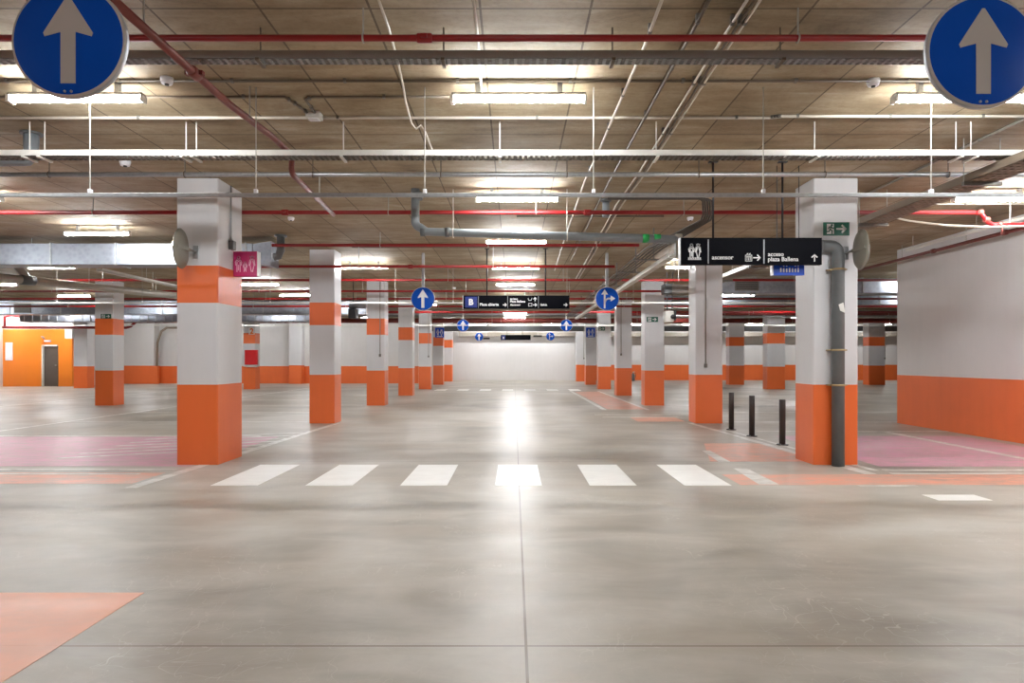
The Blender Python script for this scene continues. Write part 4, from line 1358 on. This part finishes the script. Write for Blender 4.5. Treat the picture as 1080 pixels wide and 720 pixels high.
# hanging fan units beside the second pillars
D = 17.3
t = thing('jet_fan', 'black box fan hanging between second and third right pillars', 'fan', (PX(714, D), D, ZY(309, D)))
MB().box(PX(702, D), PX(727.5, D), D, D + .35, ZY(309, D), ZY(299.5, D), 'door_grey', .02).build('casing', t)
MB().box(PX(700.5, D), PX(709, D), D - .02, D + .37, ZY(309.8, D), ZY(298.8, D), 'black', .02).build('outlet', t)
for p_ in (705, 711):
    MB().tube([(PX(p_, D), D + .18, ZC), (PX(p_, D), D + .18, ZY(300, D))], .012, 'black', 6).build('hanger', t)
t = thing('hanging_camera', 'grey box camera hanging beneath the black box fan', 'camera', (PX(707, D), D, ZY(339, D)))
MB().box(PX(702, D), PX(711, D), D + .02, D + .3, ZY(339.5, D), ZY(327.5, D), 'box_grey', .02).build('case', t)
MB().lathe([(0, 0), (.05, 0), (.06, .06), (0, .065)], (PX(709.5, D), D + .02, ZY(334, D)), (0, -1, 0), 'black', 16).build('lens', t)
MB().box(PX(711, D), PX(713.5, D), D, D + .3, ZY(337.5, D), ZY(327, D), 'black', .01).build('shield', t)
for p_ in (705, 710.5):
    MB().tube([(PX(p_, D), D + .16, ZY(309.9, D)), (PX(p_, D), D + .16, ZY(327.8, D))], .012, 'black', 6).build('hanger', t)
D = 19.0
t = thing('jet_fan', 'dark box fan with silver collar beside the second left pillar', 'fan', (PX(375, D), D, ZY(335, D)))
MB().box(PX(367, D), PX(375, D), D, D + .35, ZY(335.5, D), ZY(325, D), 'black', .02).build('outlet', t)
MB().tube([(PX(367, D), D + .18, ZY(321, D)), (PX(384, D), D + .18, ZY(321, D))], .10, 'duct', 18).build('casing', t)
MB().tube([(PX(371, D), D + .18, ZC), (PX(371, D), D + .18, ZY(326, D))], .012, 'black', 6).build('hanger', t)

# extinguisher by the far right wall
D = 41.2
t = thing('fire_extinguisher', 'small dark extinguisher standing before the far orange wall base', 'extinguisher', (PX(667.8, D), D, 0))
x = PX(667.8, D)
MB().lathe([(0, 0), (.1, 0), (.11, .02), (.11, .36), (.08, .44), (.035, .47), (.035, .52), (0, .52)], (x, D, 0), (0, 0, 1), 'pvc_dark', 18).build('cylinder', t)
MB().box(x - .03, x + .1, D - .02, D + .02, .52, .57, 'box_grey', .01).build('handle', t)
MB().tube([(x + .06, D, .54), (x + .15, D - .03, .45), (x + .14, D - .03, .2)], .012, 'black', 8).build('hose', t)
# hatch and pipes near far walls
o = MB().box(PX(903, 42.8), PX(918.5, 42.8), 42.90, 42.95, ZY(402, 42.8) + .06, ZY(393, 42.8), 'orange', .01).build('wall_hatch')
tag(o, 'orange access hatch low in the far wall beyond the side wall', 'hatch')
t = thing('service_pipe', 'brown pipe bending down the recess of the far left wall', 'pipe', (PX(173, 36.9), 36.9, 0))
MB().tube([(PX(196, 36.5), 36.5, 3.0), (PX(176, 36.5), 36.5, 3.0), (PX(170, 36.5), 36.5, 2.8), (PX(166, 36.5), 36.5, 2.2), (PX(165, 36.5), 36.5, 0)], .06, 'beige_tray', 12).build('pipe', t)
MB().box(PX(165, 36.5) - .1, PX(165, 36.5) + .1, 36.4, 36.6, 0, .95, 'orange', .01).build('guard', t)
t = thing('sprinkler_pipe', 'red pipe with a bend in front of the orange stair room', 'pipe', (-22, 30.75, 2.7))
D = 30.75
MB().tube([P(3, 345, D), P(133, 345.5, D), P(138, 344, D), P(150, 333, D), P(154, 331.5, D), P(230, 331.5, D)], .06, 'red_pipe', 12).build('pipe', t)
MB().tube([P(5, 345, D), P(5, 334, D), P(12, 332.5, D), P(55, 338, D)], .045, 'red_pipe', 10).build('branch', t)
for p_ in (38, 85):
    MB().tube([P(p_, 345, D), (PX(p_, D), D, ZC)], .012, 'rod', 6).build('hanger', t)

# ------------------------------------------------------------------ render look
w = bpy.data.worlds.new('world')
sc.world = w
w.use_nodes = True
w.node_tree.nodes['Background'].inputs[0].default_value = (0.0, 0.0, 0.0, 1)
sc.view_settings.view_transform = 'Standard'
sc.view_settings.look = 'None'
sc.view_settings.exposure = 1.45
sc.view_settings.gamma = 1
sc.view_settings.use_curve_mapping = False
sc.cycles.use_denoising = True
sc.cycles.max_bounces = 8
sc.cycles.diffuse_bounces = 6
sc.cycles.glossy_bounces = 4
sc.cycles.sample_clamp_indirect = 8
